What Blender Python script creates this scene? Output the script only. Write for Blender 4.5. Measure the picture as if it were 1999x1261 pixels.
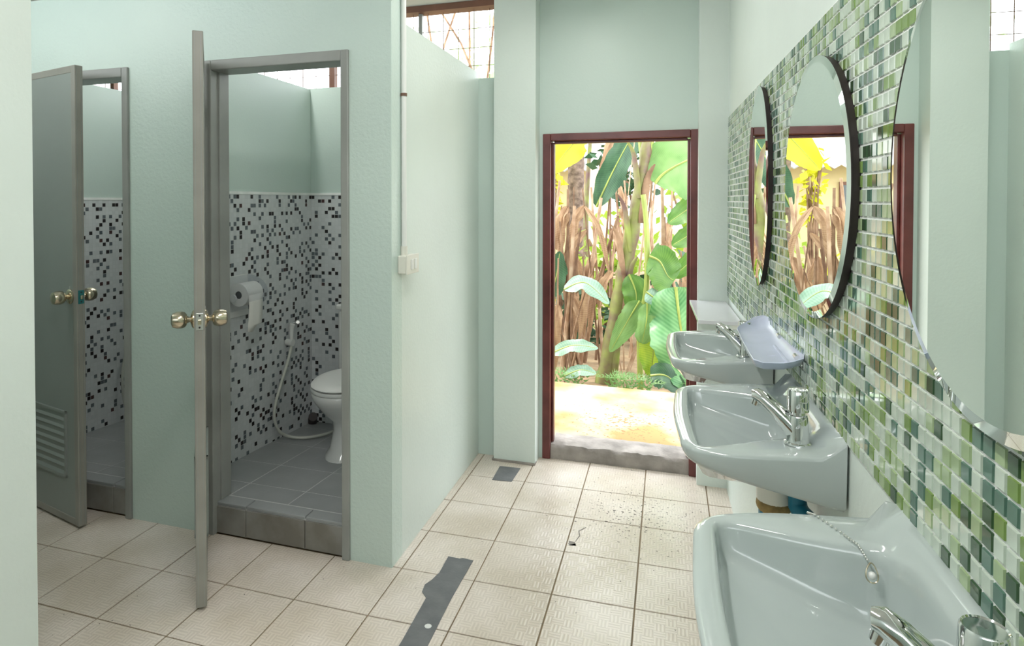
import bpy, math, random
from mathutils import Vector, Matrix
random.seed(7)
SC = bpy.context.scene
COL = SC.collection
for o in list(bpy.data.objects):
    bpy.data.objects.remove(o)

# ------------------------------------------------------------------ camera
cam_d = bpy.data.cameras.new('camera')
cam = bpy.data.objects.new('camera', cam_d)
COL.objects.link(cam)
cam.location = (0, 0, 1.46)
cam.rotation_euler = (math.radians(89.0), 0, math.radians(17.825))
cam_d.sensor_fit = 'HORIZONTAL'
cam_d.sensor_width = 36.0
cam_d.lens = 1250.0 / 1999.0 * 36.0
cam_d.shift_x = 0.0488
cam_d.shift_y = -0.1084
cam_d.clip_start = 0.02
SC.camera = cam

# ------------------------------------------------------------------ world, sun, exposure
world = bpy.data.worlds.new('sky')
SC.world = world
world.use_nodes = True
bg = world.node_tree.nodes['Background']
bg.inputs[0].default_value = (0.93, 0.97, 1.0, 1)
bg.inputs[1].default_value = 3.3
sun_d = bpy.data.lights.new('sun', 'SUN')
sun_d.energy = 1.9
sun_d.angle = math.radians(6)
sun_d.color = (1.0, 0.93, 0.78)
sun = bpy.data.objects.new('sun', sun_d)
COL.objects.link(sun)
sun.rotation_euler = Vector((0.45, 0.06, -0.89)).to_track_quat('-Z', 'Y').to_euler()
SC.view_settings.view_transform = 'Standard'
SC.view_settings.look = 'None'
SC.view_settings.gamma = 1.0
SC.view_settings.use_curve_mapping = False
SC.view_settings.exposure = 0.68

# ------------------------------------------------------------------ materials
def nodes_of(m):
    m.use_nodes = True
    return m.node_tree, m.node_tree.nodes, m.node_tree.links

def mat(name, col, rough=0.5, metal=0.0, var=0.0, vscale=4.0, bump=0.0, bscale=60.0, col2=None, spec=0.5, coat=0.0, coords='Object'):
    """plain principled surface with a noise that varies the colour and a fine bump"""
    m = bpy.data.materials.new(name)
    t, n, l = nodes_of(m)
    b = n['Principled BSDF']
    b.inputs['Base Color'].default_value = (*col, 1)
    b.inputs['Roughness'].default_value = rough
    b.inputs['Metallic'].default_value = metal
    b.inputs['Specular IOR Level'].default_value = spec
    b.inputs['Coat Weight'].default_value = coat
    b.inputs['Coat Roughness'].default_value = 0.05
    if var or bump:
        tc = n.new('ShaderNodeTexCoord')
    if var:
        c2 = col2 or tuple(max(0, c * (1 - var)) for c in col)
        nz = n.new('ShaderNodeTexNoise')
        nz.inputs['Scale'].default_value = vscale
        nz.inputs['Detail'].default_value = 6
        l.new(tc.outputs[coords], nz.inputs['Vector'])
        rp = n.new('ShaderNodeValToRGB')
        rp.color_ramp.elements[0].position = 0.35
        rp.color_ramp.elements[1].position = 0.7
        rp.color_ramp.elements[0].color = (*c2, 1)
        rp.color_ramp.elements[1].color = (*col, 1)
        l.new(nz.outputs['Fac'], rp.inputs['Fac'])
        l.new(rp.outputs['Color'], b.inputs['Base Color'])
    if bump:
        nb = n.new('ShaderNodeTexNoise')
        nb.inputs['Scale'].default_value = bscale
        nb.inputs['Detail'].default_value = 3
        l.new(tc.outputs[coords], nb.inputs['Vector'])
        bp = n.new('ShaderNodeBump')
        bp.inputs['Strength'].default_value = bump
        bp.inputs['Distance'].default_value = 0.004
        l.new(nb.outputs['Fac'], bp.inputs['Height'])
        l.new(bp.outputs['Normal'], b.inputs['Normal'])
    return m

def leaf_mat(name, col, col2, trans=0.45, stripes=40.0, rough=0.35, amp=0.16):
    m = bpy.data.materials.new(name)
    t, n, l = nodes_of(m)
    b = n['Principled BSDF']
    out = n['Material Output']
    uv = n.new('ShaderNodeUVMap')
    sep = n.new('ShaderNodeSeparateXYZ')
    l.new(uv.outputs['UV'], sep.inputs[0])
    wv = n.new('ShaderNodeTexWave')
    wv.bands_direction = 'X'
    wv.inputs['Scale'].default_value = stripes / 6.28
    wv.inputs['Distortion'].default_value = 0.6
    l.new(uv.outputs['UV'], wv.inputs['Vector'])
    nz = n.new('ShaderNodeTexNoise')
    nz.inputs['Scale'].default_value = 3.5
    l.new(uv.outputs['UV'], nz.inputs['Vector'])
    mx = n.new('ShaderNodeMath'); mx.operation = 'MULTIPLY_ADD'
    mx.inputs[1].default_value = amp
    l.new(wv.outputs['Fac'], mx.inputs[0]); l.new(nz.outputs['Fac'], mx.inputs[2])
    rp = n.new('ShaderNodeValToRGB')
    rp.color_ramp.elements[0].position = 0.3
    rp.color_ramp.elements[1].position = 0.75
    rp.color_ramp.elements[0].color = (*col2, 1)
    rp.color_ramp.elements[1].color = (*col, 1)
    l.new(mx.outputs[0], rp.inputs['Fac'])
    l.new(rp.outputs['Color'], b.inputs['Base Color'])
    b.inputs['Roughness'].default_value = rough
    tr = n.new('ShaderNodeBsdfTranslucent')
    l.new(rp.outputs['Color'], tr.inputs['Color'])
    mixs = n.new('ShaderNodeMixShader')
    mixs.inputs[0].default_value = trans
    l.new(b.outputs[0], mixs.inputs[1]); l.new(tr.outputs[0], mixs.inputs[2])
    l.new(mixs.outputs[0], out.inputs['Surface'])
    return m

M = {}
GREEN = (0.60, 0.71, 0.655)
M['paint'] = mat('pale_green_paint', GREEN, 0.42, var=0.05, vscale=1.3, bump=0.12, bscale=90, col2=(0.565, 0.67, 0.625))
M['paint_rough'] = mat('pale_green_textured_paint', GREEN, 0.38, var=0.05, vscale=1.5, bump=0.45, bscale=75, col2=(0.56, 0.67, 0.625))
M['paint_light'] = mat('worn_pale_paint', (0.70, 0.78, 0.735), 0.4, var=0.06, vscale=2.0, bump=0.2, bscale=60)
M['ceiling'] = mat('white_board', (0.80, 0.80, 0.77), 0.7, var=0.06, vscale=2)
M['cement'] = mat('bare_cement', (0.40, 0.36, 0.33), 0.8, var=0.45, vscale=9, bump=0.8, bscale=70)
M['grout_brown'] = mat('brown_grout', (0.27, 0.20, 0.12), 0.8, var=0.3, vscale=8)
M['grout_white'] = mat('white_grout', (0.83, 0.85, 0.83), 0.6, var=0.12, vscale=14)
M['grout_grey'] = mat('light_grey_grout', (0.66, 0.67, 0.66), 0.7, var=0.15, vscale=12)
M['grey_tile'] = mat('grey_floor_tile', (0.35, 0.365, 0.37), 0.33, var=0.16, vscale=5, bump=0.15, bscale=40)
M['curb_tile'] = mat('dirty_grey_curb_tile', (0.30, 0.295, 0.275), 0.45, var=0.4, vscale=7, bump=0.2, bscale=40, col2=(0.19, 0.175, 0.15))
M['tape'] = mat('grey_tape', (0.115, 0.12, 0.13), 0.55, var=0.5, vscale=12, bump=0.3, bscale=90, col2=(0.17, 0.175, 0.18))
M['pvc_door'] = mat('grey_pvc', (0.30, 0.33, 0.31), 0.35, var=0.10, vscale=2.0)
M['pvc_edge'] = mat('grey_pvc_edge', (0.33, 0.32, 0.285), 0.35, var=0.15, vscale=6)
M['frame_grey'] = mat('grey_frame', (0.33, 0.34, 0.32), 0.32, var=0.15, vscale=6)
M['brass'] = mat('satin_nickel', (0.62, 0.55, 0.42), 0.22, 1.0)
M['steel'] = mat('steel_plate', (0.72, 0.72, 0.70), 0.3, 1.0)
M['chrome'] = mat('chrome', (0.83, 0.84, 0.84), 0.06, 1.0, var=0.08, vscale=9)
M['dark'] = mat('dark_hole', (0.03, 0.03, 0.03), 0.6)
M['teal'] = mat('teal_sticker', (0.02, 0.17, 0.18), 0.4)
M['ceramic'] = mat('glazed_ceramic', (0.43, 0.485, 0.475), 0.12, coat=0.5)
M['ceramic_white'] = mat('white_ceramic', (0.76, 0.77, 0.75), 0.14, coat=0.4)
M['white_plastic'] = mat('white_plastic', (0.78, 0.79, 0.77), 0.35)
M['cream_plastic'] = mat('cream_plastic', (0.74, 0.73, 0.66), 0.4)
M['hose'] = mat('hose_plastic', (0.62, 0.63, 0.57), 0.4, var=0.1, vscale=20)
M['paper'] = mat('tissue_paper', (0.85, 0.84, 0.80), 0.9, bump=0.2, bscale=120)
M['maroon'] = mat('maroon_wood', (0.085, 0.018, 0.016), 0.3, var=0.5, vscale=7, bump=0.15, bscale=40, col2=(0.16, 0.04, 0.035))
M['brown_wood'] = mat('brown_painted_wood', (0.20, 0.085, 0.05), 0.5, var=0.3, vscale=6)
M['wire'] = mat('rusty_wire', (0.22, 0.12, 0.08), 0.6, var=0.3, vscale=20)
M['mirror'] = mat('mirror_silver', (0.90, 0.94, 0.91), 0.005, 1.0)
M['bevel'] = mat('mirror_bevel', (0.86, 0.91, 0.87), 0.02, 1.0)
M['mirror_back'] = mat('mirror_backing', (0.035, 0.025, 0.025), 0.5)
M['shelf_blue'] = mat('lavender_plastic', (0.60, 0.65, 0.82), 0.25, var=0.10, vscale=9)
M['laminate'] = mat('glossy_white_slab', (0.74, 0.74, 0.78), 0.12, var=0.05, vscale=5)
M['blue_pipe'] = mat('blue_pipe', (0.015, 0.19, 0.30), 0.35)
M['sealant'] = mat('yellow_sealant', (0.45, 0.30, 0.10), 0.6, var=0.5, vscale=40, bump=0.8, bscale=80)
M['dry'] = mat('dry_stalk', (0.34, 0.215, 0.13), 0.8, var=0.55, vscale=6, col2=(0.11, 0.055, 0.03), bump=0.5, bscale=50)
M['dry_pale'] = mat('pale_dry_stalk', (0.58, 0.44, 0.31), 0.8, var=0.5, vscale=7, col2=(0.28, 0.16, 0.09), bump=0.5, bscale=50)
M['trunk'] = mat('ringed_bark', (0.27, 0.20, 0.16), 0.85, var=0.6, vscale=14, col2=(0.09, 0.06, 0.045), bump=0.9, bscale=45)
M['stem_green'] = mat('banana_stem', (0.24, 0.30, 0.06), 0.5, var=0.7, vscale=6, col2=(0.14, 0.075, 0.065), bump=0.3, bscale=30)
M['petiole'] = mat('green_petiole', (0.33, 0.40, 0.09), 0.45, var=0.3, vscale=6)
M['soil'] = mat('leaf_litter_soil', (0.36, 0.27, 0.16), 0.95, var=0.6, vscale=5, bump=1.0, bscale=25, col2=(0.17, 0.11, 0.06))
M['cream_wall'] = mat('cream_house_wall', (0.72, 0.60, 0.33), 0.8, var=0.1, vscale=2)
M['roof_sheet'] = mat('fibre_cement_roof', (0.55, 0.55, 0.53), 0.7, var=0.3, vscale=4)
M['window_dark'] = mat('dark_pane', (0.10, 0.12, 0.13), 0.1)
M['leaf'] = leaf_mat('banana_leaf', (0.13, 0.26, 0.05), (0.05, 0.14, 0.025), 0.35, 110)
M['leaf_pale'] = leaf_mat('pale_banana_leaf', (0.22, 0.38, 0.13), (0.12, 0.25, 0.07), 0.4, 110)
M['leaf_blue'] = leaf_mat('bluish_leaf', (0.26, 0.38, 0.29), (0.13, 0.25, 0.17), 0.2, 60)
M['leaf_dark'] = leaf_mat('dark_leaf', (0.05, 0.12, 0.055), (0.015, 0.055, 0.025), 0.2, 60)
M['leaf_taro'] = leaf_mat('taro_leaf', (0.20, 0.40, 0.18), (0.04, 0.17, 0.05), 0.25, 34, amp=0.14)
M['leaf_yellow'] = leaf_mat('yellow_leaf', (0.62, 0.58, 0.03), (0.40, 0.46, 0.03), 0.5, 30)
M['leaf_lime'] = leaf_mat('lime_leaf', (0.34, 0.46, 0.05), (0.16, 0.31, 0.03), 0.45, 60)
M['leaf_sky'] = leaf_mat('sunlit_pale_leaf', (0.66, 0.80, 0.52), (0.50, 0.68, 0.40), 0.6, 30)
M['dry_leaf'] = leaf_mat('dry_leaf', (0.50, 0.34, 0.21), (0.22, 0.12, 0.07), 0.25, 90, 0.8)

# cream floor tile: fine basket-weave ridges, dark specks tracked in near the exit
def floor_tile_mat():
    m = bpy.data.materials.new('cream_basketweave_tile')
    t, n, l = nodes_of(m)
    b = n['Principled BSDF']
    tc = n.new('ShaderNodeTexCoord')
    ge = n.new('ShaderNodeNewGeometry')
    chk = n.new('ShaderNodeTexChecker'); chk.inputs['Scale'].default_value = 1 / 0.0375
    l.new(ge.outputs['Position'], chk.inputs['Vector'])
    wx = n.new('ShaderNodeTexWave'); wx.bands_direction = 'X'; wx.inputs['Scale'].default_value = 24
    wy = n.new('ShaderNodeTexWave'); wy.bands_direction = 'Y'; wy.inputs['Scale'].default_value = 24
    for w in (wx, wy):
        w.inputs['Distortion'].default_value = 1.2
        w.inputs['Detail'].default_value = 1
        l.new(ge.outputs['Position'], w.inputs['Vector'])
    mx = n.new('ShaderNodeMix'); mx.data_type = 'FLOAT'
    l.new(chk.outputs['Fac'], mx.inputs[0]); l.new(wx.outputs['Fac'], mx.inputs[2]); l.new(wy.outputs['Fac'], mx.inputs[3])
    rp = n.new('ShaderNodeValToRGB')
    rp.color_ramp.elements[0].color = (0.70, 0.625, 0.565, 1)
    rp.color_ramp.elements[1].color = (0.81, 0.73, 0.665, 1)
    l.new(mx.outputs[0], rp.inputs['Fac'])
    nz = n.new('ShaderNodeTexNoise'); nz.inputs['Scale'].default_value = 3.0; nz.inputs['Detail'].default_value = 5
    l.new(ge.outputs['Position'], nz.inputs['Vector'])
    r2 = n.new('ShaderNodeValToRGB')
    r2.color_ramp.elements[0].position = 0.36; r2.color_ramp.elements[0].color = (0.80, 0.78, 0.72, 1)
    r2.color_ramp.elements[1].position = 0.66; r2.color_ramp.elements[1].color = (1, 1, 1, 1)
    l.new(nz.outputs['Fac'], r2.inputs['Fac'])
    mu = n.new('ShaderNodeMix'); mu.data_type = 'RGBA'; mu.blend_type = 'MULTIPLY'; mu.inputs[0].default_value = 1.0
    l.new(rp.outputs['Color'], mu.inputs[6]); l.new(r2.outputs['Color'], mu.inputs[7])
    # dirt specks
    ns = n.new('ShaderNodeTexNoise'); ns.inputs['Scale'].default_value = 75; ns.inputs['Detail'].default_value = 2
    l.new(ge.outputs['Position'], ns.inputs['Vector'])
    sub = n.new('ShaderNodeVectorMath'); sub.operation = 'DISTANCE'
    sub.inputs[1].default_value = (-0.13, 3.06, 0.0)
    l.new(ge.outputs['Position'], sub.inputs[0])
    mr = n.new('ShaderNodeMapRange')
    mr.inputs['From Min'].default_value = 0.0; mr.inputs['From Max'].default_value = 0.50
    mr.inputs['To Min'].default_value = 0.60; mr.inputs['To Max'].default_value = 0.74
    l.new(sub.outputs['Value'], mr.inputs['Value'])
    gt = n.new('ShaderNodeMath'); gt.operation = 'GREATER_THAN'
    l.new(ns.outputs['Fac'], gt.inputs[0]); l.new(mr.outputs['Result'], gt.inputs[1])
    m2 = n.new('ShaderNodeMix'); m2.data_type = 'RGBA'
    m2.inputs[7].default_value = (0.12, 0.10, 0.09, 1)
    l.new(gt.outputs[0], m2.inputs[0]); l.new(mu.outputs[2], m2.inputs[6])
    l.new(m2.outputs[2], b.inputs['Base Color'])
    b.inputs['Roughness'].default_value = 0.22
    bp = n.new('ShaderNodeBump'); bp.inputs['Strength'].default_value = 0.25; bp.inputs['Distance'].default_value = 0.002
    l.new(mx.outputs[0], bp.inputs['Height']); l.new(bp.outputs['Normal'], b.inputs['Normal'])
    return m
M['floor_tile'] = floor_tile_mat()

# pale concrete with ochre dirt scattered over its middle
def slab_mat():
    m = bpy.data.materials.new('pale_concrete_with_dirt')
    t, n, l = nodes_of(m)
    b = n['Principled BSDF']; b.inputs['Roughness'].default_value = 0.8
    ge = n.new('ShaderNodeNewGeometry')
    n1 = n.new('ShaderNodeTexNoise'); n1.inputs['Scale'].default_value = 2.2; n1.inputs['Detail'].default_value = 7
    n2 = n.new('ShaderNodeTexNoise'); n2.inputs['Scale'].default_value = 45; n2.inputs['Detail'].default_value = 3
    for q in (n1, n2): l.new(ge.outputs['Position'], q.inputs['Vector'])
    r1 = n.new('ShaderNodeValToRGB')
    r1.color_ramp.elements[0].position = 0.40; r1.color_ramp.elements[0].color = (0.33, 0.21, 0.08, 1)
    r1.color_ramp.elements[1].position = 0.56; r1.color_ramp.elements[1].color = (0.52, 0.42, 0.26, 1)
    l.new(n1.outputs['Fac'], r1.inputs['Fac'])
    ds = n.new('ShaderNodeVectorMath'); ds.operation = 'DISTANCE'; ds.inputs[1].default_value = (-0.25, 4.15, 0.05)
    l.new(ge.outputs['Position'], ds.inputs[0])
    mr = n.new('ShaderNodeMapRange'); mr.inputs['From Max'].default_value = 0.55
    mr.inputs['To Min'].default_value = 0.54; mr.inputs['To Max'].default_value = 0.72
    l.new(ds.outputs['Value'], mr.inputs['Value'])
    gt = n.new('ShaderNodeMath'); gt.operation = 'GREATER_THAN'
    l.new(n2.outputs['Fac'], gt.inputs[0]); l.new(mr.outputs['Result'], gt.inputs[1])
    mx = n.new('ShaderNodeMix'); mx.data_type = 'RGBA'; mx.inputs[7].default_value = (0.25, 0.14, 0.06, 1)
    l.new(gt.outputs[0], mx.inputs[0]); l.new(r1.outputs['Color'], mx.inputs[6])
    l.new(mx.outputs[2], b.inputs['Base Color'])
    return m
M['slab'] = slab_mat()

def glass_tile(name, col, rough=0.08):
    return mat(name, col, rough, var=0.22, vscale=18, spec=0.6, coat=0.3)
TILE_COLS = [('pale_glass', (0.60, 0.69, 0.59), 0.38), ('light_green_glass', (0.40, 0.52, 0.29), 0.22), ('olive_glass', (0.21, 0.33, 0.085), 0.12),
             ('teal_glass', (0.10, 0.20, 0.15), 0.17), ('dark_green_glass', (0.045, 0.10, 0.045), 0.11)]
TILE_M = [glass_tile(n, c) for n, c, p in TILE_COLS]
# white mosaic ground with a faint square joint
def white_mosaic_mat():
    m = bpy.data.materials.new('white_mosaic')
    t, n, l = nodes_of(m)
    b = n['Principled BSDF']; b.inputs['Roughness'].default_value = 0.25
    uv = n.new('ShaderNodeUVMap')
    br = n.new('ShaderNodeTexBrick')
    br.offset = 0.0
    br.inputs['Scale'].default_value = 1.0
    br.inputs['Brick Width'].default_value = 0.0235
    br.inputs['Row Height'].default_value = 0.0235
    br.inputs['Mortar Size'].default_value = 0.0012
    br.inputs['Color1'].default_value = (0.70, 0.72, 0.73, 1)
    br.inputs['Color2'].default_value = (0.62, 0.645, 0.655, 1)
    br.inputs['Mortar'].default_value = (0.63, 0.65, 0.65, 1)
    l.new(uv.outputs['UV'], br.inputs['Vector'])
    l.new(br.outputs['Color'], b.inputs['Base Color'])
    return m
M['white_mosaic'] = white_mosaic_mat()
M['mos_black'] = mat('black_mosaic', (0.035, 0.028, 0.03), 0.2, var=0.4, vscale=30)
M['mos_grey'] = mat('slate_mosaic', (0.15, 0.175, 0.195), 0.2, var=0.3, vscale=30)
M['mos_brown'] = mat('brown_mosaic', (0.09, 0.045, 0.045), 0.2, var=0.3, vscale=30)
def smoke_mat():
    m = bpy.data.materials.new('smoky_clear_plastic')
    t, n, l = nodes_of(m)
    b = n['Principled BSDF']; out = n['Material Output']
    b.inputs['Base Color'].default_value = (0.35, 0.38, 0.42, 1); b.inputs['Roughness'].default_value = 0.08
    tr = n.new('ShaderNodeBsdfTransparent'); tr.inputs[0].default_value = (0.93, 0.94, 0.96, 1)
    mx = n.new('ShaderNodeMixShader'); mx.inputs[0].default_value = 0.14
    l.new(tr.outputs[0], mx.inputs[1]); l.new(b.outputs[0], mx.inputs[2]); l.new(mx.outputs[0], out.inputs['Surface'])
    return m
M['smoke'] = smoke_mat()
def tube_mat():
    m = bpy.data.materials.new('lit_tube')
    t, n, l = nodes_of(m)
    e = n.new('ShaderNodeEmission'); e.inputs[0].default_value = (1, 0.98, 0.94, 1); e.inputs[1].default_value = 8.0
    l.new(e.outputs[0], n['Material Output'].inputs['Surface'])
    return m
M['tube'] = tube_mat()

# ------------------------------------------------------------------ mesh helpers
class MB:
    def __init__(s):
        s.v = []; s.f = []; s.mi = []; s.uv = {}
    def quad(s, *p, mi=0):
        i = len(s.v); s.v += [tuple(q) for q in p]; s.f.append(tuple(range(i, i + len(p)))); s.mi.append(mi)
    def box(s, x0, x1, y0, y1, z0, z1, mi=0):
        i = len(s.v)
        s.v += [(x0, y0, z0), (x1, y0, z0), (x1, y1, z0), (x0, y1, z0), (x0, y0, z1), (x1, y0, z1), (x1, y1, z1), (x0, y1, z1)]
        for q in ((0, 3, 2, 1), (4, 5, 6, 7), (0, 1, 5, 4), (1, 2, 6, 5), (2, 3, 7, 6), (3, 0, 4, 7)):
            s.f.append(tuple(i + k for k in q)); s.mi.append(mi)
        return s
    def prism(s, pts, z0, z1):
        """vertical prism over a plan polygon (counter-clockwise)"""
        i = len(s.v); n = len(pts)
        s.v += [(p[0], p[1], z0) for p in pts] + [(p[0], p[1], z1) for p in pts]
        s.f.append(tuple(i + k for k in reversed(range(n)))); s.mi.append(0)
        s.f.append(tuple(i + n + k for k in range(n))); s.mi.append(0)
        for k in range(n):
            j = (k + 1) % n
            s.f.append((i + k, i + j, i + n + j, i + n + k)); s.mi.append(0)
        return s
    def loops(s, loops, cap0=True, cap1=True, closed=True, mi=0):
        n = len(loops[0]); i = len(s.v)
        for lp in loops: s.v += [tuple(p) for p in lp]
        for a in range(len(loops) - 1):
            for k in range(n if closed else n - 1):
                j = (k + 1) % n
                s.f.append((i + a * n + k, i + a * n + j, i + (a + 1) * n + j, i + (a + 1) * n + k)); s.mi.append(mi)
        if cap0: s.f.append(tuple(i + k for k in reversed(range(n)))); s.mi.append(mi)
        if cap1: s.f.append(tuple(i + (len(loops) - 1) * n + k for k in range(n))); s.mi.append(mi)
        return s
    def tube(s, path, rad, n=10, mi=0, flat=1.0):
        path = [Vector(p) for p in path]
        if not isinstance(rad, (list, tuple)): rad = [rad] * len(path)
        lps = []; up = Vector((0.13, 0.21, 0.97)).normalized()
        prev = None
        for k, p in enumerate(path):
            d = (path[min(k + 1, len(path) - 1)] - path[max(k - 1, 0)]).normalized()
            if prev is None:
                x = d.cross(up)
                if x.length < 0.1: x = d.cross(Vector((1, 0, 0)))
                x.normalize()
            else:
                x = (prev - d * prev.dot(d)).normalized()
            prev = x
            y = d.cross(x)
            lps.append([p + (x * math.cos(2 * math.pi * q / n) + y * flat * math.sin(2 * math.pi * q / n)) * rad[k] for q in range(n)])
        return s.loops(lps, mi=mi)
    def lathe(s, prof, c=(0, 0, 0), ax='z', n=28, mi=0, sy=1.0):
        """prof: list of (radius, height)"""
        lps = []
        for r, h in prof:
            lp = []
            for q in range(n):
                a = 2 * math.pi * q / n
                u, w = r * math.cos(a), r * sy * math.sin(a)
                if ax == 'z': p = (c[0] + u, c[1] + w, c[2] + h)
                elif ax == 'x': p = (c[0] + h, c[1] + u, c[2] + w)
                else: p = (c[0] + w, c[1] + h, c[2] + u)
                lp.append(p)
            lps.append(lp)
        return s.loops(lps, mi=mi)
    def sphere(s, c, r, n=8, m=6):
        return s.lathe([(max(1e-4, r * math.sin(math.pi * k / m)), -r * math.cos(math.pi * k / m)) for k in range(m + 1)], c, n=n)
    def build(s, name, m, parent=None, smooth=False, bevel=0.0, seg=2, label=None, uvf=None):
        me = bpy.data.meshes.new(name)
        me.from_pydata(s.v, [], s.f); me.validate(clean_customdata=False)
        ms = m if isinstance(m, (list, tuple)) else [m]
        for q in ms: me.materials.append(q)
        if len(ms) > 1:
            me.polygons.foreach_set('material_index', s.mi[:len(me.polygons)])
        if uvf:
            ul = me.uv_layers.new(name='UVMap')
            for lp in me.loops:
                ul.data[lp.index].uv = uvf(me.vertices[lp.vertex_index].co, lp.vertex_index)
        if smooth:
            me.polygons.foreach_set('use_smooth', [True] * len(me.polygons))
            try: me.set_sharp_from_angle(angle=math.radians(smooth if smooth is not True else 40))
            except Exception: pass
        me.update()
        o = bpy.data.objects.new(name, me); COL.objects.link(o)
        if bevel:
            bm = o.modifiers.new('bevel', 'BEVEL'); bm.width = bevel; bm.segments = seg; bm.limit_method = 'ANGLE'
        if parent is not None:
            o.parent = parent
            if parent.get('_abs'):
                top = parent; off = Vector((0, 0, 0))
                while top is not None: off += top.location; top = top.parent
                o.matrix_parent_inverse = Matrix.Translation(-parent.location) if parent.parent is None else Matrix.Identity(4)
        if label: o['label'] = label
        return o

def tag(o, label, cat, group=None, kind=None):
    o['label'] = label; o['category'] = cat
    if group: o['group'] = group
    if kind: o['kind'] = kind
    return o
def thing(name, label, cat, loc=(0, 0, 0), rotz=0.0, group=None, kind=None, absolute=False):
    """an Empty at the base; absolute=True: its parts are written in world coordinates"""
    o = bpy.data.objects.new(name, None); COL.objects.link(o)
    o.empty_display_size = 0.05
    o.location = loc; o.rotation_euler = (0, 0, rotz)
    if absolute: o['_abs'] = 1
    return tag(o, label, cat, group, kind)
def dup(root, loc, rotz, label, group=None):
    r = root.copy(); COL.objects.link(r); r.location = loc; r.rotation_euler = (0, 0, rotz); r['label'] = label
    if group: r['group'] = group
    for ch in list(root.children):
        c = ch.copy(); COL.objects.link(c); c.parent = r
        for g in ch.children:
            d = g.copy(); COL.objects.link(d); d.parent = c
    return r
def copy_mesh(src, name, loc, parent=None, rot=(0, 0, 0)):
    o = bpy.data.objects.new(name, src); COL.objects.link(o)
    o.location = loc; o.rotation_euler = rot
    if parent is not None: o.parent = parent
    return o

# ------------------------------------------------------------------ plan of the place (metres)
YF = 2.315          # stall front wall face
YB = 3.53           # stall back wall face
YE = 3.585          # exit wall face
XP = -1.036         # partition face towards the corridor
ZC = 2.605          # ceiling
KW = -0.0255        # the basin wall is a little out of square
def WX(y, n=0.0): return 0.29 + KW * (y - 3.5) - n
WROT = math.atan(-KW)

# ------------------------------------------------------------------ floor
floor = MB().box(-4.1, 0.6, -2.6, 3.62, -0.12, -0.004).build('floor', M['grout_brown'])
tag(floor, 'cream basketweave ceramic tile floor with brown grout', 'floor', kind='structure')
def shear(x): return 0.025 * max(0.0, x + 1.0)
gx, gy, g = 0.298, 0.304, 0.0026
for i in range(-9, 5):
    for j in range(-7, 6):
        x0, x1 = -1.0 + gx * i, -1.0 + gx * (i + 1)
        y0, y1 = 2.022 + gy * j, 2.022 + gy * (j + 1)
        if y0 > 2.31 and x1 < -1.01: continue
        if y0 > 2.31 and i == -1: x0 = -1.04
        if x0 > 0.36 or y0 > 3.57: continue
        if x1 < -1.6 and y1 < 1.3: continue
        x1c = min(x1, 0.40); cx, cy = (x0 + x1) / 2, (y0 + y1) / 2
        dz = random.uniform(-0.0006, 0.0006)
        b = 0.0016
        pts = [(x0 + g, y0 + g), (x1 - g, y0 + g), (x1 - g, y1 - g), (x0 + g, y1 - g)]
        ins = [(x0 + g + b, y0 + g + b), (x1 - g - b, y0 + g + b), (x1 - g - b, y1 - g - b), (x0 + g + b, y1 - g - b)]
        mk = MB()
        f = lambda p, z: (p[0] - cx, p[1] + shear(p[0]) - cy, z)
        mk.loops([[f(p, -0.006) for p in pts], [f(p, -0.0012) for p in pts], [f(p, 0.0) for p in ins]], cap0=False)
        t = mk.build('floor_tile', M['floor_tile'], floor)
        t.location = (cx, cy, dz)
# narrow cut tiles along the partition's foot and the chip in a cracked tile
crack = MB()
crack.prism([(-0.398, 2.735), (-0.372, 2.73), (-0.362, 2.705), (-0.368, 2.72), (-0.392, 2.70)], 0.0004, 0.0011)
crack.prism([(-0.372, 2.73), (-0.356, 2.79), (-0.365, 2.83), (-0.340, 2.87), (-0.344, 2.87), (-0.370, 2.83), (-0.361, 2.79)], 0.0004, 0.0011)
crack.build('tile_crack', M['cement'], floor, label='grey crack and chip in a cream tile')
tape = MB()
tape.prism([(-0.835, 1.25), (-0.735, 1.25), (-0.742, 1.94), (-0.748, 2.2), (-0.744, 2.462), (-0.79, 2.466), (-0.80, 2.458), (-0.85, 2.46), (-0.846, 2.34), (-0.858, 2.285),
            (-0.872, 2.25), (-0.866, 2.205), (-0.838, 2.175), (-0.832, 1.94)], 0.0008, 0.0024)
tag(tape.build('floor_tape', M['tape']), 'long torn dark grey tape strip stuck on the cream floor tiles', 'tape', 'tape on the floor')
tape = MB(); tape.prism([(-0.868, 3.212), (-0.765, 3.222), (-0.758, 3.40), (-0.872, 3.392)], 0.0008, 0.0024)
tag(tape.build('floor_tape', M['tape']), 'short square piece of grey tape on the floor at the column foot', 'tape', 'tape on the floor')
sp = MB(); sp.lathe([(0.0125, 0), (0.011, 0.001), (0.001, 0.0012)], (-0.775, 2.03, 0.0026), n=12)
tag(sp.build('paint_splash', M['white_plastic'], smooth=True), 'small white paint splash on the long grey tape strip', 'splash')

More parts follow.
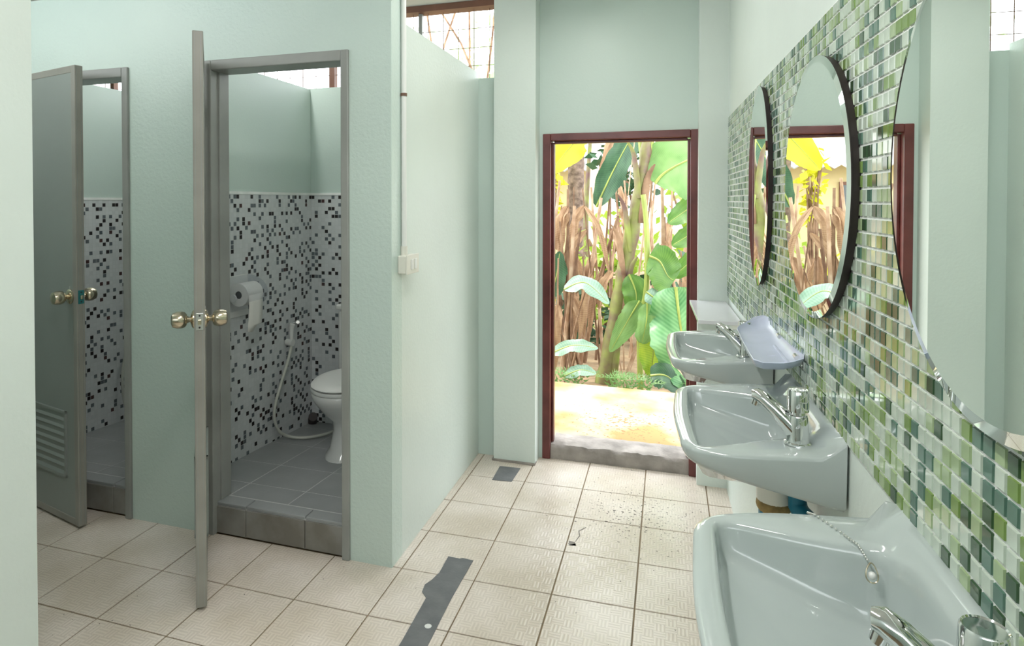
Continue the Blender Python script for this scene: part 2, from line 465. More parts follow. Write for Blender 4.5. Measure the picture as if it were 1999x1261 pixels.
# ------------------------------------------------------------------ walls
w = MB()
w.box(-4.0, -3.03, YF, YF + 0.10, 0, 2.42)
w.box(-2.335, -1.922, YF, YF + 0.10, 0, 2.42)
w.box(-1.222, XP, YF, YF + 0.10, 0, 2.42)
w.box(-3.03, -2.335, YF, YF + 0.10, 2.066, 2.42)
w.box(-1.922, -1.222, YF, YF + 0.10, 2.066, 2.42)
tag(w.build('wall_stall_front', M['paint_rough']), 'pale green textured wall holding the two stall doorways', 'wall', kind='structure')
tag(MB().box(XP - 0.10, XP, YF + 0.10, YB, 0, 2.19).build('wall_partition', M['paint_light']), 'smooth pale green partition wall with the switch box on it', 'wall', kind='structure')
dv = tag(MB().box(-2.23, -2.13, YF + 0.10, YB, 0, 2.155).build('wall_stall_divider', M['paint']), 'pale green divider behind the paper dispenser, mosaic on its lower half', 'wall', kind='structure')
ev = tag(MB().box(-3.32, -3.22, YF + 0.10, YB, 0, 2.14).build('wall_stall_end', M['paint']), 'pale green wall inside the stall with the louvred door, mosaic below', 'wall', kind='structure')
bk = tag(MB().box(-4.0, -0.925, YB, YB + 0.12, 0, 2.16).build('wall_back', M['paint']), 'pale green outer wall behind the toilet below the wire mesh', 'wall', kind='structure')
w = MB(); w.box(-0.93, -0.665, YE, YE + 0.12, 0, ZC); w.box(0.145, 0.45, YE, YE + 0.12, 0, ZC); w.box(-0.665, 0.145, YE, YE + 0.12, 1.832, ZC)
tag(w.build('wall_exit', M['paint']), 'pale green wall above and around the exit doorway', 'wall', kind='structure')
c = tag(MB().box(-0.927, -0.692, 3.466, YE + 0.12, 0, ZC).build('column_left', M['paint_light']), 'square pale green column between the partition and the exit', 'column', kind='structure')
MB().prism([(-0.935, 3.458), (-0.90, 3.454), (-0.80, 3.457), (-0.72, 3.452), (-0.69, 3.458), (-0.69, 3.50), (-0.935, 3.50)], 0.0008, 0.011).build('cement_smear', M['cement'], c, label='rough grey cement smear at the column foot')
c = tag(MB().box(0.148, 0.33, 3.48, YE + 0.12, 0, ZC).build('column_right', M['paint_light']), 'narrow pale green column between the exit and the green mosaic', 'column', kind='structure')
wr = MB(); wr.prism([(WX(-2.6), -2.6), (WX(-2.6) + 0.15, -2.6), (WX(3.7) + 0.15, 3.7), (WX(3.7), 3.7)], 0, ZC)
wr = tag(wr.build('wall_right', M['paint_light']), 'pale wall with a wide band of green glass mosaic behind the basins', 'wall', kind='structure')
tag(MB().box(-1.80, -1.655, -2.6, 1.31, 0, ZC).build('wall_near_left', M['paint_light']), 'plain pale green wall end at the edge of the view', 'wall', kind='structure')
w = MB(); w.box(-1.80, 0.62, -2.72, -2.6, 0, 2.0); w.box(-1.80, 0.62, -2.72, -2.6, 2.57, ZC)
tag(w.build('wall_rear', M['paint']), 'pale green wall with a high open window band, behind the viewpoint', 'wall', kind='structure')
tag(MB().box(-4.1, -4.0, 1.2, YB + 0.12, 0, ZC).build('wall_left', M['paint']), 'pale green wall at the far end of the stall passage', 'wall', kind='structure')
tag(MB().box(-4.0, -1.80, 1.19, 1.31, 0, 2.1).build('wall_passage', M['paint']), 'low pale green wall across the passage from the stall doors', 'wall', kind='structure')
tag(MB().box(-4.3, 0.75, -2.8, 3.72, ZC, ZC + 0.08).build('ceiling', M['ceiling']), 'flat white board ceiling above the wire mesh', 'ceiling', kind='structure')

# ------------------------------------------------------------------ green glass mosaic on the basin wall
PT = 0.0265
Z0, ROWS = 0.979, 34
def tile_mesh(m, i):
    s, b, h = 0.0113, 0.0010, 0.0036
    lo = [(0, -s, -s), (0, s, -s), (0, s, s), (0, -s, s)]
    hi = [(-h, -s + b, -s + b), (-h, s - b, -s + b), (-h, s - b, s - b), (-h, -s + b, s - b)]
    mk = MB(); mk.loops([[p for p in reversed(lo)], [p for p in reversed(hi)]], cap0=False)
    o = mk.build('mosaic_tile', m)
    me = o.data; bpy.data.objects.remove(o); return me
tile_me = [tile_mesh(m, i) for i, m in enumerate(TILE_M)]
gb = MB(); gb.prism([(WX(0.0) - 0.003, 0.0), (WX(0.0) + 0.001, 0.0), (WX(3.48) + 0.001, 3.478), (WX(3.48) - 0.003, 3.478)], Z0 - 0.002, Z0 + PT * ROWS + 0.002)
gb.build('mosaic_grout', M['grout_white'], wr, label='white grout bed of the mosaic')
def pick():
    r = random.random(); a = 0
    for k, (n, c, p) in enumerate(TILE_COLS):
        a += p
        if r < a: return k
    return 0
cells = []
ncol = 130
for ci in range(ncol):
    yy = 3.465 - ci * PT - (ci // 8) * 0.0012
    for r in range(ROWS):
        cells.append((yy, Z0 + PT * (r + 0.5), pick()))
def mirror_covers(y, z):
    for (yc, zc, ry, rz) in ((0.84, 1.50, .297, .297), (1.655, 1.49, .302, .298)):
        if ((y - yc) / (ry * 1.05)) ** 2 + ((z - zc) / (rz * 1.05)) ** 2 < 1: return True
    return False
near = [c for c in cells if 0.78 < c[0] < 1.75 and not mirror_covers(c[0], c[1])
        and 1.46 - c[1] < 0.78 * (c[0] * 0.952 - 0.1) and c[1] - 1.46 < 0.30 * (c[0] * 0.952 - 0.1)]
near.sort(key=lambda c: c[0])
near = set(near[:300])
rest = MB()
for (yy, zz, k) in cells:
    n0 = 0.0022
    ry, rz = random.gauss(0, 0.005), random.gauss(0, 0.005)
    if (yy, zz, k) in near:
        copy_mesh(tile_me[k], 'mosaic_tile', (WX(yy, n0), yy, zz), wr, (0, ry, WROT + rz))
    else:
        s, b, h = 0.0113, 0.0010, 0.0036
        x = WX(yy, n0)
        lo = [(x, yy - s, zz - s), (x, yy + s, zz - s), (x, yy + s, zz + s), (x, yy - s, zz + s)]
        hi = [(x - h + rz * (u) + ry * (q), yy + u, zz + q) for u, q in ((-s + b, -s + b), (s - b, -s + b), (s - b, s - b), (-s + b, s - b))]
        rest.loops([lo[::-1], hi[::-1]], cap0=False, mi=k)
o = rest.build('mosaic_tiles', TILE_M, wr); o['kind'] = 'stuff'

# ------------------------------------------------------------------ round mirrors
def make_mirror(name, label, yc, zc, ry, rz, turn=0.0):
    t = thing(name, label, 'mirror', (WX(yc) - abs(turn) * ry * 0.5, yc, zc), WROT + turn, 'mirrors on the mosaic wall')
    s = rz / ry
    MB().lathe([(ry - 0.004, -0.006), (ry - 0.002, -0.019)], ax='x', n=96, sy=s).build('backing', M['mirror_back'], t, smooth=30)
    MB().lathe([(ry - 0.003, -0.0185), (ry, -0.0195), (ry, -0.0215)], ax='x', n=96, sy=s).build('glass_edge', M['mirror_back'], t, smooth=30)
    bv = MB(); bv.lathe([(ry, -0.0215), (ry - 0.016, -0.0248)], ax='x', n=96, sy=s); bv.f = bv.f[:96]; bv.mi = bv.mi[:96]
    bv.build('bevelled_rim', M['bevel'], t, smooth=True)
    MB().lathe([(ry - 0.016, -0.0235), (ry - 0.016, -0.0248)], ax='x', n=96, sy=s).build('mirror_glass', M['mirror'], t)
    return t
make_mirror('wall_mirror', 'large round frameless mirror cut off by the picture edge', 0.84, 1.50, 0.297, 0.297, 0.010)
make_mirror('wall_mirror', 'round frameless mirror reflecting the exit and the garden', 1.655, 1.49, 0.302, 0.298)
make_mirror('wall_mirror', 'narrow-looking farthest mirror beside the pale column', 2.432, 1.511, 0.207, 0.346)

# ------------------------------------------------------------------ window band with wire mesh
win = thing('window_1', 'open window band of brown wire mesh above the stall walls', 'window', (-2.4, YB, 2.16), kind='structure', absolute=True)
MB().box(-4.0, -0.925, YB - 0.01, YB + 0.08, 2.568, 2.604).build('head_rail', M['brown_wood'], win)
for x in (-1.405, -3.15):
    MB().box(x - 0.011, x + 0.011, YB + 0.03, YB + 0.06, 2.16, 2.57).build('post', M['frame_grey'], win)
for x in (-1.989, -2.57, -3.73):
    MB().box(x - 0.016, x + 0.016, YB + 0.02, YB + 0.06, 2.16, 2.57).build('post', M['brown_wood'], win)
wm = MB().box(-0.0017, 0.0017, -0.0017, 0.0017, 0, 0.408).build('wire', M['wire']); wme = wm.data; bpy.data.objects.remove(wm)
x = -0.982
while x > -3.98:
    q = copy_mesh(wme, 'wire', (x, YB + 0.045, 2.16)); q.parent = win; q.matrix_parent_inverse = Matrix.Translation(-win.location)
    x -= 0.0945
for z in (2.244, 2.349, 2.46):
    MB().box(-4.0, -0.925, YB + 0.0445, YB + 0.0475, z - 0.0015, z + 0.0015).build('wire', M['wire'], win)

# ------------------------------------------------------------------ stall interiors: mosaic dado, floors, curbs
def zfl(y): return 0.135 - 0.055 * (y - 2.42)
P2 = 0.0235
def mosaic_dado(parent, name, org, du, length, zt, nrm, y_of=None):
    """white mosaic slab with dark tiles standing proud; org = (x, y) start, du = unit plan direction, nrm = outward"""
    z0 = 0.06
    a = Vector((org[0], org[1], 0)); d = Vector((du[0], du[1], 0)); nn = Vector((nrm[0], nrm[1], 0))
    th = 0.008
    sl = MB()
    def P(u, n, z): q = a + d * u + nn * n; return (q.x, q.y, z)
    sl.loops([[P(0, 0, z0), P(length, 0, z0), P(length, 0, zt), P(0, 0, zt)], [P(0, th, z0), P(length, th, z0), P(length, th, zt), P(0, th, zt)]])
    def uvf(co, i): q = (Vector(co) - a).dot(d); return (q, co.z - z0)
    sl.build('mosaic_bed', M['white_mosaic'], parent, uvf=uvf, label='white mosaic dado')
    dk = MB(); nr = int((zt - z0) / P2); nc = int(length / P2)
    rnd = random.Random(hash(name) % 1000 if False else len(name))
    grid = {}
    for r in range(nr):
        for cc in range(nc):
            nb = (grid.get((r - 1, cc), 0) > 0) + (grid.get((r, cc - 1), 0) > 0) * 1.4
            dg = (grid.get((r - 1, cc - 1), 0) > 0) + (grid.get((r - 1, cc + 1), 0) > 0)
            p = 0.235 - 0.10 * nb + 0.06 * dg
            if rnd.random() < p:
                k = 1 + (0 if rnd.random() < 0.42 else (1 if rnd.random() < 0.88 else 2))
                grid[(r, cc)] = k
                u0, u1 = cc * P2 + 0.0016, (cc + 1) * P2 - 0.0016; q0, q1 = z0 + r * P2 + 0.0016, z0 + (r + 1) * P2 - 0.0016
                dk.loops([[P(u0, th - 0.001, q0), P(u1, th - 0.001, q0), P(u1, th - 0.001, q1), P(u0, th - 0.001, q1)],
                          [P(u0, th + 0.0012, q0), P(u1, th + 0.0012, q0), P(u1, th + 0.0012, q1), P(u0, th + 0.0012, q1)]], cap0=False, mi=k - 1)
    o = dk.build('dark_mosaic_tiles', [M['mos_black'], M['mos_grey'], M['mos_brown']], parent); o['kind'] = 'stuff'
    cp = MB(); cp.loops([[P(0, 0, zt), P(length, 0, zt), P(length, 0, zt + 0.014), P(0, 0, zt + 0.014)], [P(0, th + 0.003, zt), P(length, th + 0.003, zt), P(length, th, zt + 0.014), P(0, th, zt + 0.014)]])
    cp.build('mosaic_cap', M['grout_white'], parent)
mosaic_dado(dv, 'divider', (-2.13, YF + 0.10), (0, 1), YB - YF - 0.10, 1.495, (1, 0))
mosaic_dado(ev, 'end', (-3.22, YF + 0.10), (0, 1), YB - YF - 0.10, 1.465, (1, 0))
mosaic_dado(bk, 'back', (-2.122, YB), (1, 0), 0.98, 1.495, (0, -1))
bk2 = (-3.212, YB)
mosaic_dado(bk, 'backtwo', bk2, (1, 0), 0.98, 1.465, (0, -1))
def stall_floor(name, label, x0, x1, tx, ty):
    t = tag(MB().loops([[(x0, YF + 0.086, 0.0), (x1, YF + 0.086, 0), (x1, YB, 0), (x0, YB, 0)],
                        [(x0, YF + 0.086, zfl(YF + 0.086) - 0.0008), (x1, YF + 0.086, zfl(YF + 0.086) - 0.0008), (x1, YB, zfl(YB) - 0.0008), (x0, YB, zfl(YB) - 0.0008)]]).build(name, M['grout_grey']), label, 'floor', kind='structure')
    yy = ty
    xs = [x0] + [q for q in tx] + [x1]
    ys = [YF + 0.088] + [q for q in ty] + [YB]
    for a in range(len(xs) - 1):
        for b in range(len(ys) - 1):
            xa, xb, ya, yb = xs[a] + 0.0025, xs[a + 1] - 0.0025, ys[b] + 0.0025, ys[b + 1] - 0.0025
            za, zb = zfl(ya), zfl(yb)
            mk = MB(); cx, cy = (xa + xb) / 2, (ya + yb) / 2
            mk.loops([[(xa - cx, ya - cy, za - 0.008), (xb - cx, ya - cy, za - 0.008), (xb - cx, yb - cy, zb - 0.008), (xa - cx, yb - cy, zb - 0.008)],
                      [(xa - cx, ya - cy, za), (xb - cx, ya - cy, za), (xb - cx, yb - cy, zb), (xa - cx, yb - cy, zb)]], cap0=False)
            q = mk.build('grey_tile', M['grey_tile'], t); q.location = (cx, cy, 0)
    return t
stall_floor('floor_stall', 'raised grey tile floor around the toilet', -2.13, XP - 0.10, (-1.87, -1.57, -1.27), (2.55, 2.80, 3.10, 3.40))
stall_floor('floor_stall', 'raised grey tile floor behind the louvred door', -3.22, -2.23, (-2.95, -2.65, -2.36), (2.50, 2.80, 3.10, 3.40))
def curb(x0, x1, joints, label):
    t = thing('trim_curb', label, 'curb', ((x0 + x1) / 2, YF + 0.03, 0), kind='structure', absolute=True)
    MB().box(x0, x1, YF + 0.018, YF + 0.075, 0.0, 0.1255).build('curb_core', M['grout_grey'], t)
    xs = [x0] + joints + [x1]
    for a in range(len(xs) - 1):
        MB().box(xs[a] + 0.0018, xs[a + 1] - 0.0018, YF + 0.010, YF + 0.02, 0.004, 0.121).build('curb_tile', M['curb_tile'], t, bevel=0.002)
        MB().box(xs[a] + 0.0018, xs[a + 1] - 0.0018, YF + 0.016, YF + 0.085, 0.123, 0.1365).build('curb_top_tile', M['grey_tile'], t, bevel=0.003)
curb(-1.905, -1.24, [-1.73, -1.439], 'grey tiled step under the doorway with the toilet')
curb(-3.01, -2.35, [-2.76, -2.459], 'grey tiled step under the louvred door')

# ------------------------------------------------------------------ stall door frames and doors
def door_frame(x0, x1, label):
    t = thing('trim_doorframe', label, 'door frame', ((x0 + x1) / 2, YF, 0), kind='structure', absolute=True)
    for xa, xb in ((x0, x0 + 0.046), (x1 - 0.034, x1)):
        MB().box(xa, xb, YF - 0.012, YF + 0.105, 0, 2.066).build('jamb', M['frame_grey'], t, bevel=0.004)
        xm = (xa + 0.004, xb + 0.008) if xa == x0 else (xa - 0.008, xb - 0.004)
        MB().box(xm[0], xm[1], YF + 0.035, YF + 0.10, 0.137, 2.03).build('door_stop', M['frame_grey'], t, bevel=0.003)
    MB().box(x0 + 0.046, x1 - 0.034, YF - 0.012, YF + 0.105, 2.022, 2.066).build('head', M['frame_grey'], t, bevel=0.004)
door_frame(-1.925, -1.220, 'grey plastic door frame around the stall with the toilet')
door_frame(-3.035, -2.333, 'grey plastic door frame behind the louvred door')
def make_door(name, label, hinge, tip, sticker):
    """local: hinge line at the origin, leaf along +x, outer face towards -y"""
    d = Vector((tip[0] - hinge[0], tip[1] - hinge[1])); L = d.length
    t = thing(name, label, 'door', (hinge[0], hinge[1], 0.012), math.atan2(d.y, d.x), kind='structure')
    th, H = 0.036, 2.045
    p = MB(); p.box(0.03, L - 0.03, -th / 2 + 0.002, th / 2 - 0.002, 0.03, H - 0.03)
    p.build('door_panel', M['pvc_door'], t)
    for xa, xb in ((0, 0.032), (L - 0.032, L)):
        MB().box(xa, xb, -th / 2, th / 2, 0, H).build('stile', M['pvc_edge'], t, bevel=0.003)
    for za, zb in ((0, 0.032), (H - 0.032, H)):
        MB().box(0.032, L - 0.032, -th / 2, th / 2, za, zb).build('rail', M['pvc_edge'], t, bevel=0.003)
    es = MB(); es.box(L, L + 0.0015, -0.011, -0.009, 0.01, H - 0.01); es.box(L, L + 0.0015, 0.008, 0.0105, 0.01, H - 0.01)
    es.build('edge_groove', M['frame_grey'], t)
    lv = MB(); lx0, lx1, z0, z1 = 0.10, 0.44, 0.20, 0.50
    for a in ((lx0, lx0 + 0.012, z0, z1), (lx1 - 0.012, lx1, z0, z1), (lx0, lx1, z0, z0 + 0.012), (lx0, lx1, z1 - 0.012, z1)):
        lv.box(a[0], a[1], -th / 2 - 0.006, th / 2 + 0.006, a[2], a[3])
    lf = lv.build('louvre_frame', M['pvc_door'], t)
    MB().box(lx0 + 0.012, lx1 - 0.012, -0.004, 0.004, z0 + 0.012, z1 - 0.012).build('louvre_back', M['mirror_back'], lf)
    ns = 8
    for k in range(ns):
        zc = z0 + 0.012 + (z1 - z0 - 0.024) * (k + 0.5) / ns; hh = 0.016
        s = MB()
        s.loops([[(lx0 + 0.012, -0.022, zc - hh), (lx0 + 0.012, -0.019, zc - hh), (lx0 + 0.012, -0.003, zc + hh), (lx0 + 0.012, -0.006, zc + hh)],
                 [(lx1 - 0.012, -0.022, zc - hh), (lx1 - 0.012, -0.019, zc - hh), (lx1 - 0.012, -0.003, zc + hh), (lx1 - 0.012, -0.006, zc + hh)]])
        s.build('slat', M['pvc_door'], lf)
    kx, kz = L - 0.055, 1.022
    for s in (-1, 1):
        k = MB()
        k.lathe([(0.020, s * 0.044), (0.027, s * 0.050), (0.0305, s * 0.062), (0.0300, s * 0.076), (0.025, s * 0.090), (0.014, s * 0.095), (0.001, s * 0.0955)] if True else [], (kx, 0, kz), 'y', 28)
        k.lathe([(0.010, s * 0.02), (0.0095, s * 0.034), (0.013, s * 0.042), (0.020, s * 0.0445)], (kx, 0, kz), 'y', 24)
        kn = k.build('knob', M['brass'], t, smooth=35)
        r = MB(); r.lathe([(0.033, s * 0.018), (0.033, s * 0.022), (0.028, s * 0.026), (0.016, s * 0.030), (0.010, s * 0.032)], (kx, 0, kz), 'y', 28)
        r.build('rose', M['brass'], kn, smooth=35)
        MB().box(kx - 0.003, kx + 0.003, s * 0.018 - 0.0015, s * 0.018 + 0.0015, kz + 0.030, kz + 0.046).build('rose_tab', M['steel'], kn)
    lp = MB().box(L + 0.0012, L + 0.0035, -0.0125, 0.0125, kz - 0.03, kz + 0.03).build('latch_plate', M['teal'] if sticker else M['steel'], t, bevel=0.001,
        label='teal sticker on the latch' if sticker else 'bright steel latch plate')
    b = MB(); b.box(L + 0.003, L + 0.012, -0.006, 0.006, kz - 0.010, kz + 0.008); b.build('latch_bolt', M['brass'], lp, bevel=0.002)
    for dz in (-0.021, 0.021):
        MB().lathe([(0.0035, 0.0034), (0.0035, 0.0042)], (L, 0, kz + dz), 'x', 10).build('screw', M['dark'], lp)
    for hz in (0.25, 1.0, 1.78):
        MB().lathe([(0.008, 0), (0.008, 0.09)], (0.0, -0.02, hz), 'z', 12).build('hinge', M['steel'], t, smooth=35)
    return t
make_door('door_1', 'grey stall door standing open edge-on towards the viewer', (-1.918, 2.285), (-1.572, 1.862), False)
make_door('door_2', 'grey stall door with louvre vent, slightly ajar beside the pale wall end', (-2.995, 2.305), (-2.475, 2.178), True)

# ------------------------------------------------------------------ exit doorway
t = thing('trim_exit_frame', 'dark maroon wooden frame around the exit to the garden', 'door frame', (-0.26, YE, 0), kind='structure', absolute=True)
for xa, xb, xi in ((-0.672, -0.628, 1), (0.112, 0.155, -1)):
    MB().box(xa, xb, YE - 0.012, YE + 0.075, 0.0, 1.836).build('jamb', M['maroon'], t, bevel=0.004)
    xs = (xb, xb + 0.014) if xi > 0 else (xa - 0.014, xa)
    MB().box(xs[0], xs[1], YE + 0.03, YE + 0.075, 0.085, 1.79).build('door_stop', M['maroon'], t, bevel=0.003)
MB().box(-0.628, 0.112, YE - 0.012, YE + 0.075, 1.796, 1.836).build('head', M['maroon'], t, bevel=0.004)
MB().box(-0.614, 0.098, YE + 0.03, YE + 0.075, 1.782, 1.796).build('door_stop', M['maroon'], t, bevel=0.003)
s = MB()
import itertools
def rough_block(x0, x1, y0, y1, z0, z1, n, seed, amp):
    rn = random.Random(seed); lps = []
    for k in range(n + 1):
        x = x0 + (x1 - x0) * k / n
        lps.append([(x, y0 + rn.uniform(-amp, amp * .3), z0), (x, y1, z0), (x, y1, z1 + rn.uniform(-amp, amp) * .4), (x, y0 + 0.012 + rn.uniform(-amp, amp), z1 + rn.uniform(-amp, amp)), (x, y0 + rn.uniform(-amp, amp * .3), z1 - 0.02)])
    return MB().loops(lps)
tag(rough_block(-0.627, 0.147, YE + 0.005, YE + 0.20, 0.0, 0.078, 26, 3, 0.004).build('trim_threshold', M['cement'], smooth=50), 'worn raw cement threshold across the exit doorway', 'threshold', kind='structure')
tag(MB().prism([(-4.5, YE + 0.19), (3.0, YE + 0.19), (3.0, 4.86), (0.1, 4.92), (-0.84, 4.95), (-4.5, 5.05)], -0.12, 0.052).build('pavement', M['slab']), 'pale concrete apron with ochre dirt outside the exit', 'pavement', kind='structure')
gr = MB()
NX, NY = 40, 36
lp = []
rn = random.Random(5)
for j in range(NY + 1):
    y = 4.6 + 22.0 * (j / NY) ** 1.6
    lp.append([(-14 + 26 * i / NX, y, -0.10 + rn.uniform(-0.03, 0.03) + 0.02 * (y - 4.6)) for i in range(NX + 1)])
tag(gr.loops(lp, cap0=False, cap1=False, closed=False).build('ground', M['soil'], smooth=60), 'brown leaf-strewn garden soil beyond the apron', 'ground', kind='structure')

# ------------------------------------------------------------------ switch and conduit
t = thing('light_switch', 'cream surface-mounted double switch box on the partition wall', 'switch', (XP, 2.45, 1.16), absolute=True)
MB().box(XP, XP + 0.036, 2.375, 2.50, 1.165, 1.238).build('switch_box', M['cream_plastic'], t, bevel=0.004)
pl = MB().box(XP + 0.036, XP + 0.041, 2.372, 2.503, 1.162, 1.241).build('face_plate', M['cream_plastic'], t, bevel=0.002)
for y in (2.425, 2.462):
    MB().box(XP + 0.040, XP + 0.046, y - 0.011, y + 0.011, 1.18, 1.222).build('rocker', M['white_plastic'], pl, bevel=0.0015)
t = thing('conduit_pipe', 'white plastic conduit running up from the switch box', 'pipe', (XP, 2.412, 1.24), absolute=True)
MB().tube([(XP + 0.012, 2.412, 1.236), (XP + 0.012, 2.412, 1.6), (XP + 0.012, 2.412, ZC)], 0.0105, 14).build('tube', M['white_plastic'], t, smooth=40)
MB().tube([(XP + 0.012, 2.412, 1.236), (XP + 0.012, 2.412, 1.275)], 0.014, 14).build('connector', M['cream_plastic'], t, smooth=40)
MB().lathe([(0.0135, 0), (0.0135, 0.012)], (XP + 0.012, 2.412, 1.885), 'z', 14).build('clip', M['wire'], t, smooth=40)

# ------------------------------------------------------------------ wash basins
D, WD = 0.318, 0.545
def rounded_poly(pts, rads, n=8):
    out = []
    m = len(pts)
    for i in range(m):
        p0, p, p1 = Vector(pts[i - 1]), Vector(pts[i]), Vector(pts[(i + 1) % m])
        a = (p0 - p).normalized(); b = (p1 - p).normalized(); r = rads[i]
        s, e = p + a * r, p + b * r
        for k in range(n + 1):
            u = k / n
            out.append((s * (1 - u) + p * u) * (1 - u) + (p * (1 - u) + e * u) * u)
    return out
def resample(poly, c, n):
    out = []
    m = len(poly)
    for q in range(n):
        a = 2 * math.pi * q / n; d = Vector((math.cos(a), math.sin(a))); best = None
        for i in range(m):
            p, r = poly[i], poly[(i + 1) % m]; e = r - p
            den = d.x * e.y - d.y * e.x
            if abs(den) < 1e-9: continue
            w_ = p - c
            tt = (w_.x * e.y - w_.y * e.x) / den; uu = (w_.x * d.y - w_.y * d.x) / den
            if tt > 0 and -1e-6 <= uu <= 1 + 1e-6 and (best is None or tt > best): best = tt
        out.append(c + d * best)
    return out
BC = Vector((-0.165, 0.01))
outer = rounded_poly([(0, -WD / 2), (0, WD / 2), (-0.20, WD / 2), (-D + 0.012, WD / 2 - 0.03), (-D - 0.004, 0), (-D + 0.012, -WD / 2 + 0.03), (-0.20, -WD / 2)], [0.012, 0.012, 0.05, 0.055, 0.09, 0.055, 0.05])
inner = rounded_poly([(-0.034, -0.115), (-0.032, 0.12), (-0.050, 0.172), (-0.130, 0.190), (-0.276, 0.238), (-0.288, 0), (-0.276, -0.232), (-0.125, -0.162), (-0.060, -0.142)], [0.016, 0.03, 0.02, 0.03, 0.03, 0.1, 0.03, 0.035, 0.02])
NB = 96
OUT = resample(outer, BC, NB); INN = resample(inner, BC, NB)
def rimz(x): return 0.023 * (x + D) / D
def lipz(x):
    u = min(1, max(0, (x + 0.040) / 0.030)); return 0.032 * u * u * (3 - 2 * u)
def make_basin(label, yc):
    t = thing('wash_basin', label, 'basin', (WX(yc, 0.001), yc, 0.93), WROT, 'wash basins on the mosaic wall')
    def L(src, s, z, tilt=1.0, lip=0.0, cc=BC):
        r = []
        for p in src:
            q = cc + (p - cc) * s
            r.append((min(q.x, -0.0005), q.y, z + tilt * rimz(q.x) + lip * lipz(q.x)))
        return r
    def inset(d, z, lip=1.0):
        r = []
        for k, p in enumerate(OUT):
            v = (BC - p).normalized(); q = p + v * d
            r.append((min(q.x, -0.0005), q.y, z + rimz(q.x) + lip * lipz(q.x)))
        return r
    def mixl(u, z, lip=1.0):
        r = []
        for p, q in zip(OUT, INN):
            w_ = p * (1 - u) + q * u
            r.append((min(w_.x, -0.0005), w_.y, z + rimz(w_.x) + lip * lipz(w_.x)))
        return r
    def skirt(d, extra):
        r = []
        for p in OUT:
            v = (BC - p).normalized(); q = p + v * d
            r.append((min(q.x, -0.0005), q.y, -0.024 - 0.085 * max(0, (q.x + D) / D) - extra + rimz(q.x)))
        return r
    body = MB()
    def bowl(sc, fr, sub=0.0):
        r = []
        for p in INN:
            q = BC + (p - BC) * sc; dp = 0.050 + 0.080 * min(1, max(0, (q.x + 0.29) / 0.24))
            r.append((min(q.x, -0.0005), q.y, -dp * fr - sub + rimz(q.x)))
        return r
    lps = [bowl(0.02, 1.0, 0.022), bowl(0.60, 1.0, 0.020), bowl(0.90, 0.93, 0.018), skirt(0.020, 0.004), skirt(0.008, 0.001), skirt(0.002, -0.008),
           inset(0.0, -0.008), inset(0.0015, -0.0025), inset(0.006, 0.0), mixl(0.45, 0.0005), mixl(0.82, 0.0), mixl(0.96, -0.002),
           bowl(0.99, 0.06), bowl(0.975, 0.2), bowl(0.945, 0.62), bowl(0.90, 0.86), bowl(0.82, 0.96), bowl(0.60, 1.0), bowl(0.35, 1.02), bowl(0.10, 1.05), bowl(0.02, 1.05)]
    body.loops(lps)
    body.build('basin_bowl', M['ceramic'], t, smooth=60)
    dr = MB(); dr.lathe([(0.021, -0.1335), (0.019, -0.131), (0.013, -0.1325), (0.001, -0.133)], (BC.x, BC.y, 0.046), n=24)
    dr.build('drain_ring', M['chrome'], t, smooth=40)
    return t
BY = {'near': 0.905, 'mid': 1.690, 'far': 2.475}
b0 = make_basin('grey-white basin in front with a bead chain over its rim', BY['near'])
dup(b0, (WX(BY['mid'], 0.001), BY['mid'], 0.93), WROT, 'grey-white middle basin with teal pipes beneath it')
dup(b0, (WX(BY['far'], 0.001), BY['far'], 0.93), WROT, 'small farthest basin below the lavender shelf')

# push taps, one near the end of each basin
def make_tap(label, loc):
    t = thing('push_tap', label, 'tap', loc, WROT, 'chrome push taps')
    MB().lathe([(0.0265, 0), (0.0265, 0.004), (0.0225, 0.006), (0.0215, 0.035), (0.0195, 0.058), (0.0185, 0.061), (0.012, 0.063)], n=32).build('tap_body', M['chrome'], t, smooth=30)
    MB().lathe([(0.0135, 0.060), (0.0135, 0.070), (0.0212, 0.0705), (0.0216, 0.080), (0.0200, 0.113), (0.0185, 0.1155), (0.0170, 0.114), (0.001, 0.1135)], n=32).build('push_cap', M['chrome'], t, smooth=30)
    sp = MB(); sp.tube([(-0.004, 0.002, 0.026), (-0.022, 0.007, 0.046), (-0.042, 0.014, 0.066), (-0.062, 0.022, 0.083), (-0.076, 0.027, 0.091), (-0.083, 0.030, 0.090)],
                       [0.021, 0.0195, 0.017, 0.0150, 0.0138, 0.0105], 16)
    so = sp.build('spout', M['chrome'], t, smooth=50)
    MB().tube([(-0.073, 0.026, 0.086), (-0.078, 0.028, 0.068)], [0.0095, 0.0088], 14).build('nozzle', M['chrome'], so, smooth=40)
    return t
def tap_loc(yc): y = yc - 0.195; return (WX(y) - 0.078, y, 0.93 + 0.0178)
t0 = make_tap('chrome push tap cut off at the bottom corner, on the front basin', tap_loc(BY['near']))
dup(t0, tap_loc(BY['mid']), WROT, 'upright chrome push tap on the middle basin')
dup(t0, tap_loc(BY['far']), WROT, 'chrome push tap on the farthest basin, half behind the shelf')

